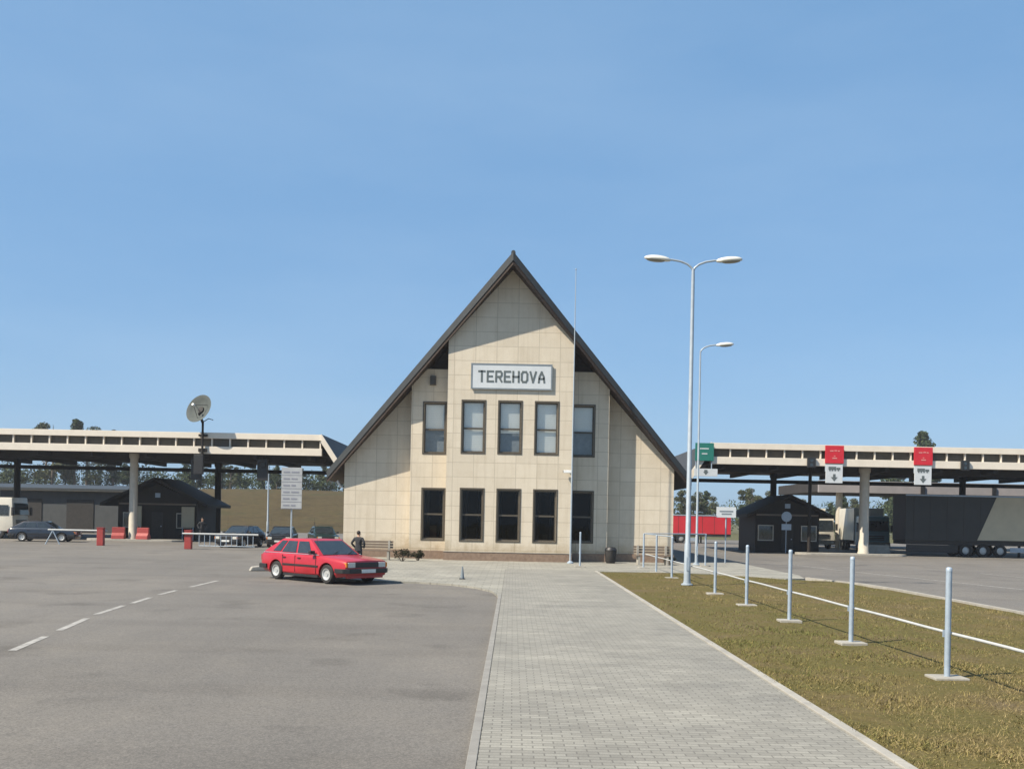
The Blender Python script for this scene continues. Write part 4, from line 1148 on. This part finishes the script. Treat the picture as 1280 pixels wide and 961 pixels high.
# ------------------------------------------------------------------ bench, bin, small things
def bench(loc, rz, label):
    t = thing('park_bench', label, 'bench', loc, rz, 'benches along the building')
    s_ = MB()
    for i in range(4): s_.box(-.9, .9, -.22 + i * .12, -.12 + i * .12, .43, .47)
    s_.build('seat', M['benchwood'], t)
    b_ = MB()
    for i in range(3): b_.box(-.9, .9, .28, .31, .56 + i * .13, .66 + i * .13)
    b_.build('backrest', M['benchwood'], t)
    for x in (-.7, .7):
        MB().box(x - .05, x + .05, -.2, .27, 0, .428).box(x - .05, x + .05, .20, .279, .4, .95).build('leg', M['concrete'], t)
    return t
bn = bench((-6.75, 48.7, .062), 0, 'weathered bench against the sunlit wing behind the red car')
copy_tree(bn, (6.9, 48.9, .062), R(4), 'weathered bench before the shaded wing near the fence')
bi = thing('litter_bin', 'dark round topped litter bin in the shaded recess', 'bin', (4.95, 50.0, .062))
MB().lathe([(.20, 0), (.26, .08), (.30, .62), (.27, .64)], n=18).build('drum', M['chassis'], bi, smooth=35)
MB().lathe([(.31, .64), (.30, .70), (.22, .80), (.001, .84)], n=18).build('lid', M['black'], bi, smooth=40)
cn = thing('marker_cone', 'small dark grey cone standing on the pale forecourt edge', 'cone', (-1.72, 34.7, .062))
MB().lathe([(.07, .03), (.045, .25), (.02, .44), (.001, .445)], n=14).build('cone', M['signframe'], cn, smooth=40)
MB().box(-.1, .1, -.1, .1, 0, .03).build('base', M['black'], cn, bevel=.008)
kb = MB().prism([(-.36, 0), (.34, 0), (.30, .13), (.05, .20), (-.28, .16)], -.16, .16).build('kerb_stone', M['concrete'], bevel=.04)
kb.location = (-9.7, 38.2, .006); kb.rotation_euler = (0, 0, R(24)); tag(kb, 'loose whitish kerb stone on the asphalt behind the red car', 'stone')

# ------------------------------------------------------------------ vegetation
def leaf_cloud(mb, clumps, n_per, leaf, seed, flat=.75):
    r = np.random.default_rng(seed)
    for (cx, cy, cz, rad) in clumps:
        for _ in range(n_per):
            d_ = r.standard_normal(3); d_ /= np.linalg.norm(d_)
            q = rad * (r.random() ** .45)
            c = np.array([cx, cy, cz]) + d_ * q * np.array([1, 1, flat])
            a = r.standard_normal(3); a /= np.linalg.norm(a); b_ = np.cross(a, r.standard_normal(3)); b_ /= np.linalg.norm(b_)
            s_ = leaf * (.6 + .8 * r.random())
            mb.add([tuple(c + a * s_), tuple(c + b_ * s_ * .6), tuple(c - a * s_), tuple(c - b_ * s_ * .6)], [(0, 1, 2, 3)])
def make_tree(kind, loc, label, seed, h, group):
    r = random.Random(seed)
    t = thing('pine_tree' if kind == 'pine' else 'leafy_tree', label, 'tree', loc, 0, group)
    tr = MB(); cl = []
    tr.tube([(0, 0, -.2), (.05, .05, h * .3), (-.08, .1, h * .6), (.05, 0, h * .93)], [h * .018, h * .014, h * .009, h * .003], 7)
    if kind == 'pine':
        for i in range(15):
            z = h * (.14 + .82 * i / 15); reach = h * .20 * (1.05 - (i / 15) ** 1.5) * r.uniform(.6, 1.25); a = r.uniform(0, 2 * PI)
            p = (math.cos(a) * reach, math.sin(a) * reach, z + r.uniform(0, .05) * h)
            tr.tube([(0, 0, z - .02 * h), p], [h * .005, h * .002], 5)
            cl.append((*p, h * r.uniform(.05, .085)))
            cl.append((p[0] * .45, p[1] * .45, z + .02 * h, h * r.uniform(.04, .07)))
        cl.append((0, 0, h * .97, h * .04))
    else:
        for i in range(17):
            z = h * r.uniform(.16, .92); reach = h * .30 * math.sin(PI * (.22 + .68 * (z / h - .14) / .86)) * r.uniform(.45, 1.1); a = r.uniform(0, 2 * PI)
            p = (math.cos(a) * reach, math.sin(a) * reach, z)
            tr.tube([(0, 0, z * .7), (p[0] * .5, p[1] * .5, z * .88), p], [h * .008, h * .005, h * .002], 5)
            cl.append((*p, h * r.uniform(.07, .12)))
    tr.build('trunk', M['bark'], t, fix=False)
    cr = MB(); leaf_cloud(cr, cl, 300 if kind == 'pine' else 360, h * .0135, seed)
    cr.build('crown', M['pine' if kind == 'pine' else 'decid'], t, fix=False)
    return t

def hill_z(x, y):
    """brown slope behind the left canopy"""
    u = max(0, min(1, (y - 118) / 70)); s_ = max(0, min(1, (-x - 2) / 18))
    return 6.6 * (u * u * (3 - 2 * u)) * s_ + .25 * math.sin(x * .11) * u
hm = MB(); nx, ny = 60, 26
for j in range(ny + 1):
    for i in range(nx + 1):
        x = -230 + 240 * i / nx; y = 116 + 190 * j / ny
        hm.v.append((x, y, hill_z(x, y) + (.01 if j else -.05)))
for j in range(ny):
    for i in range(nx):
        a = j * (nx + 1) + i; hm.f.append((a, a + 1, a + nx + 2, a + nx + 1)); hm.m.append(0)
ho = hm.build('hillside', M['field'], smooth=60); ho['kind'] = 'structure'

TG = 'trees on the skyline behind the canopies'
kinds = {}
seeds = [('pine', 11), ('leaf', 23), ('pine', 31), ('leaf', 47)]
tl = []
rr = random.Random(5)
# skyline trees behind the left gap (on the hill) and to the right of the building
for i in range(21):
    tl.append((-68 + i * 2.75 + rr.uniform(-1, 1), 196 + rr.uniform(-6, 14), rr.uniform(5.0, 7.5)))
for (x, y, h_) in ((-88, 190, 12.6), (-84.6, 192, 13.2), (-81.4, 190, 12.3), (-78, 194, 11.6), (-93, 198, 12.2), (-73, 190, 8.8)): tl.append((x, y, h_))
for i in range(20):
    tl.append((27 + i * 2.8 + rr.uniform(-1, 1), 196 + rr.uniform(-12, 20), rr.uniform(7.0, 9.4)))
for (x, y, h_) in ((82, 200, 21.5), (78.5, 204, 17.5), (86, 206, 16.8)): tl.append((x, y, h_))
for i in range(9):
    tl.append((86 + i * 5 + rr.uniform(-1, 1), 190 + rr.uniform(-6, 14), rr.uniform(8, 11)))
protos = []
H0 = 10.0
for i, (x, y, h_) in enumerate(tl):
    kd, sd_ = seeds[i % 4] if h_ < 16 else seeds[0]
    z = hill_z(x, y) if x < 8 else 0
    where = 'on the brown slope behind the dish canopy' if x < 8 else 'on the skyline beyond the lane sign canopy'
    key = (kd, sd_)
    lab = ('pine tree ' if kd == 'pine' else 'leafy tree ') + where
    if h_ > 16: lab = 'pine top poking above the lane sign canopy'
    elif h_ > 11 and x < -60: lab = ('pine' if kd == 'pine' else 'leafy tree') + ' tall enough to show above the dish canopy'
    if key not in kinds:
        kinds[key] = make_tree(kd, (x, y, z - .1), lab, sd_, H0, TG); o = kinds[key]
    else:
        o = copy_tree(kinds[key], (x, y, z - .1), rr.uniform(0, 6.28), lab)
    sc_ = h_ / H0
    o.scale = (sc_ * (1.15 if h_ < 16 else .8), sc_ * 1.15, sc_)
    o['group'] = TG if x < 8 else 'trees beyond the lane sign canopy'
    if h_ > 16: o['group'] = 'pine tops above the lane sign canopy'
    elif h_ > 11 and x < -60: o['group'] = 'tall trees above the dish canopy'

wm = MB(); wc = []
r5 = random.Random(77)
for i in range(150):
    x = -125 + i * .78 + r5.uniform(-.6, .6)
    if x > -9: break
    y = 200 + r5.uniform(-7, 9)
    for q in range(3): wc.append((x, y + r5.uniform(-2, 2), hill_z(x, y) + r5.uniform(.3, 2.9) + (r5.uniform(0, 1.9) if r5.random() < .4 else 0), r5.uniform(1.1, 1.9)))
for i in range(130):
    x = 22 + i * .8 + r5.uniform(-.6, .6); y = 205 + r5.uniform(-8, 9)
    for q in range(2): wc.append((x, y, r5.uniform(.8, 6.4), r5.uniform(1.4, 2.2)))
leaf_cloud(wm, wc, 75, .21, 91, .8)
tag(wm.build('far_wood', M['pine'], fix=False), 'far dark edge of the wood along the skyline behind both canopies', 'wood', kind='stuff')

def shrub(loc, s_, seed, label):
    t = thing('garden_shrub', label, 'shrub', loc, 0, 'dark shrubs at the building foot')
    r = random.Random(seed)
    st_ = MB(); cl = []
    for i in range(9):
        a = r.uniform(0, 6.28); q = r.uniform(.1, .42) * s_; z = r.uniform(.25, .6) * s_
        st_.tube([(0, 0, -.05), (math.cos(a) * q, math.sin(a) * q, z)], [.015, .006], 5)
        cl.append((math.cos(a) * q, math.sin(a) * q, z, .2 * s_))
    st_.build('stem', M['bark'], t, fix=False)
    c = MB(); leaf_cloud(c, cl, 90, .035, seed, .85); c.build('foliage', M['shrub'], t, fix=False)
shrub((-5.25, 47.6, .062), .85, 3, 'dark shrub at the end of the bench beside the sunlit wing')
shrub((-4.6, 48.6, .062), .72, 8, 'low dark shrub nearest the brown plinth corner')
shrub((7.9, 49.9, .062), .62, 12, 'low dark shrub before the shaded wing under the fence rail')

# ------------------------------------------------------------------ people
def person(loc, rz, h, label):
    t = thing('person', label, 'person', loc, rz)
    k = h / 1.75
    J = [(0, 0, .98, .135), (0, .0, 1.14, .13), (0, -.01, 1.30, .155), (0, 0, 1.43, .13), (0, .0, 1.50, .06), (0, -.015, 1.56, .062), (0, -.02, 1.64, .088), (0, -.012, 1.70, .075),   # 0-7 spine, head
         (-.19, 0, 1.42, .07), (-.33, .06, 1.20, .055), (-.24, -.09, 1.03, .045), (-.19, -.13, .99, .038),       # 8-11 arm into pocket
         (.19, 0, 1.42, .07), (.33, .06, 1.20, .055), (.24, -.09, 1.03, .045), (.19, -.13, .99, .038),           # 12-15
         (-.10, 0, .88, .10), (-.115, -.015, .50, .068), (-.125, .02, .10, .048), (-.13, -.10, .045, .045),      # 16-19
         (.10, 0, .88, .10), (.125, -.015, .50, .068), (.14, .02, .10, .048), (.15, -.10, .045, .045)]          # 20-23
    E_ = [(0, 1), (1, 2), (2, 3), (3, 4), (4, 5), (5, 6), (6, 7), (3, 8), (8, 9), (9, 10), (10, 11), (3, 12), (12, 13), (13, 14), (14, 15), (0, 16), (16, 17), (17, 18), (18, 19), (0, 20), (20, 21), (21, 22), (22, 23)]
    me = bpy.data.meshes.new('body'); me.from_pydata([(a * k, b_ * k, c * k) for a, b_, c, _ in J], E_, [])
    o = bpy.data.objects.new('body', me); COL.objects.link(o)
    md = o.modifiers.new('s', 'SKIN'); md.use_smooth_shade = True
    for i, sv in enumerate(me.skin_vertices[0].data):
        sv.radius = (J[i][3] * k * (1.15 if i < 4 else 1), J[i][3] * k * (.85 if i < 4 else 1)); sv.use_root = (i == 0)
    sb = o.modifiers.new('u', 'SUBSURF'); sb.levels = 2; sb.render_levels = 2
    dg = bpy.context.evaluated_depsgraph_get(); dg.update()
    m2 = bpy.data.meshes.new_from_object(o.evaluated_get(dg))
    bpy.data.objects.remove(o)
    m2.name = 'body'
    m2.materials.clear()
    for q in ('jacket', 'trousers', 'skin', 'shoe'): m2.materials.append(M[q])
    # face: nose and brow pushed out of the same surface
    for v in m2.vertices:
        if v.co.y < -.07 * k and abs(v.co.x) < .022 * k and 1.60 * k < v.co.z < 1.66 * k: v.co.y -= .022 * k
    for p_ in m2.polygons:
        c = p_.center / k
        p_.material_index = 3 if c.z < .085 else 1 if c.z < .94 and abs(c.x) < .2 else 2 if c.z > 1.505 else 0
        p_.use_smooth = True
    b_ = bpy.data.objects.new('body', m2); COL.objects.link(b_); b_.parent = t
    hr = MB().ell((0, .012 * k, 1.69 * k), (.088 * k, .098 * k, .092 * k), 16, 10)
    hr.v = [(x, y, z) for x, y, z in hr.v]
    hr.f = [f for f in hr.f if sum(hr.v[i][2] for i in f) / len(f) > 1.655 * k or sum(hr.v[i][1] for i in f) / len(f) > .03 * k]; hr.m = [0] * len(hr.f)
    hr.build('hair', M['hair'], t, smooth=60)
    ft = MB()
    for s_ in (-1, 1):
        ft.ell((s_ * .034 * k, -.098 * k, 1.655 * k), (.012 * k, .008 * k, .008 * k), 8, 6)
    ft.build('eyes', M['hair'], t)
    er = MB()
    for s_ in (-1, 1): er.ell((s_ * .088 * k, -.005 * k, 1.635 * k), (.012 * k, .02 * k, .032 * k), 8, 6)
    er.build('ears', M['skin'], t)
    jk = MB()
    return t
person((-6.05, 39.2, .062), R(160), 1.52, 'person in a black jacket, hands in pockets, standing behind the red car')
person((-22.2, 71.3, .006), R(30), 1.8, 'person in dark clothes standing between the boom barrier and the dark booth')

# ------------------------------------------------------------------ thin spring haze
hz = MB().box(-420, 420, -40, 420, -1.0, 40).build('haze', mat('haze_air', (1, 1, 1)))
hm_ = hz.data.materials[0]; nt = hm_.node_tree
nt.nodes.remove(nt.nodes['Principled BSDF'])
pv = N(nt, 'ShaderNodeVolumePrincipled'); pv.inputs['Color'].default_value = (.90, .94, 1.0, 1); pv.inputs['Density'].default_value = .00034; pv.inputs['Anisotropy'].default_value = .2
L(nt, pv.outputs[0], nt.nodes['Material Output'].inputs['Volume'])
tag(hz, 'thin pale haze over the whole site', 'haze', kind='stuff')
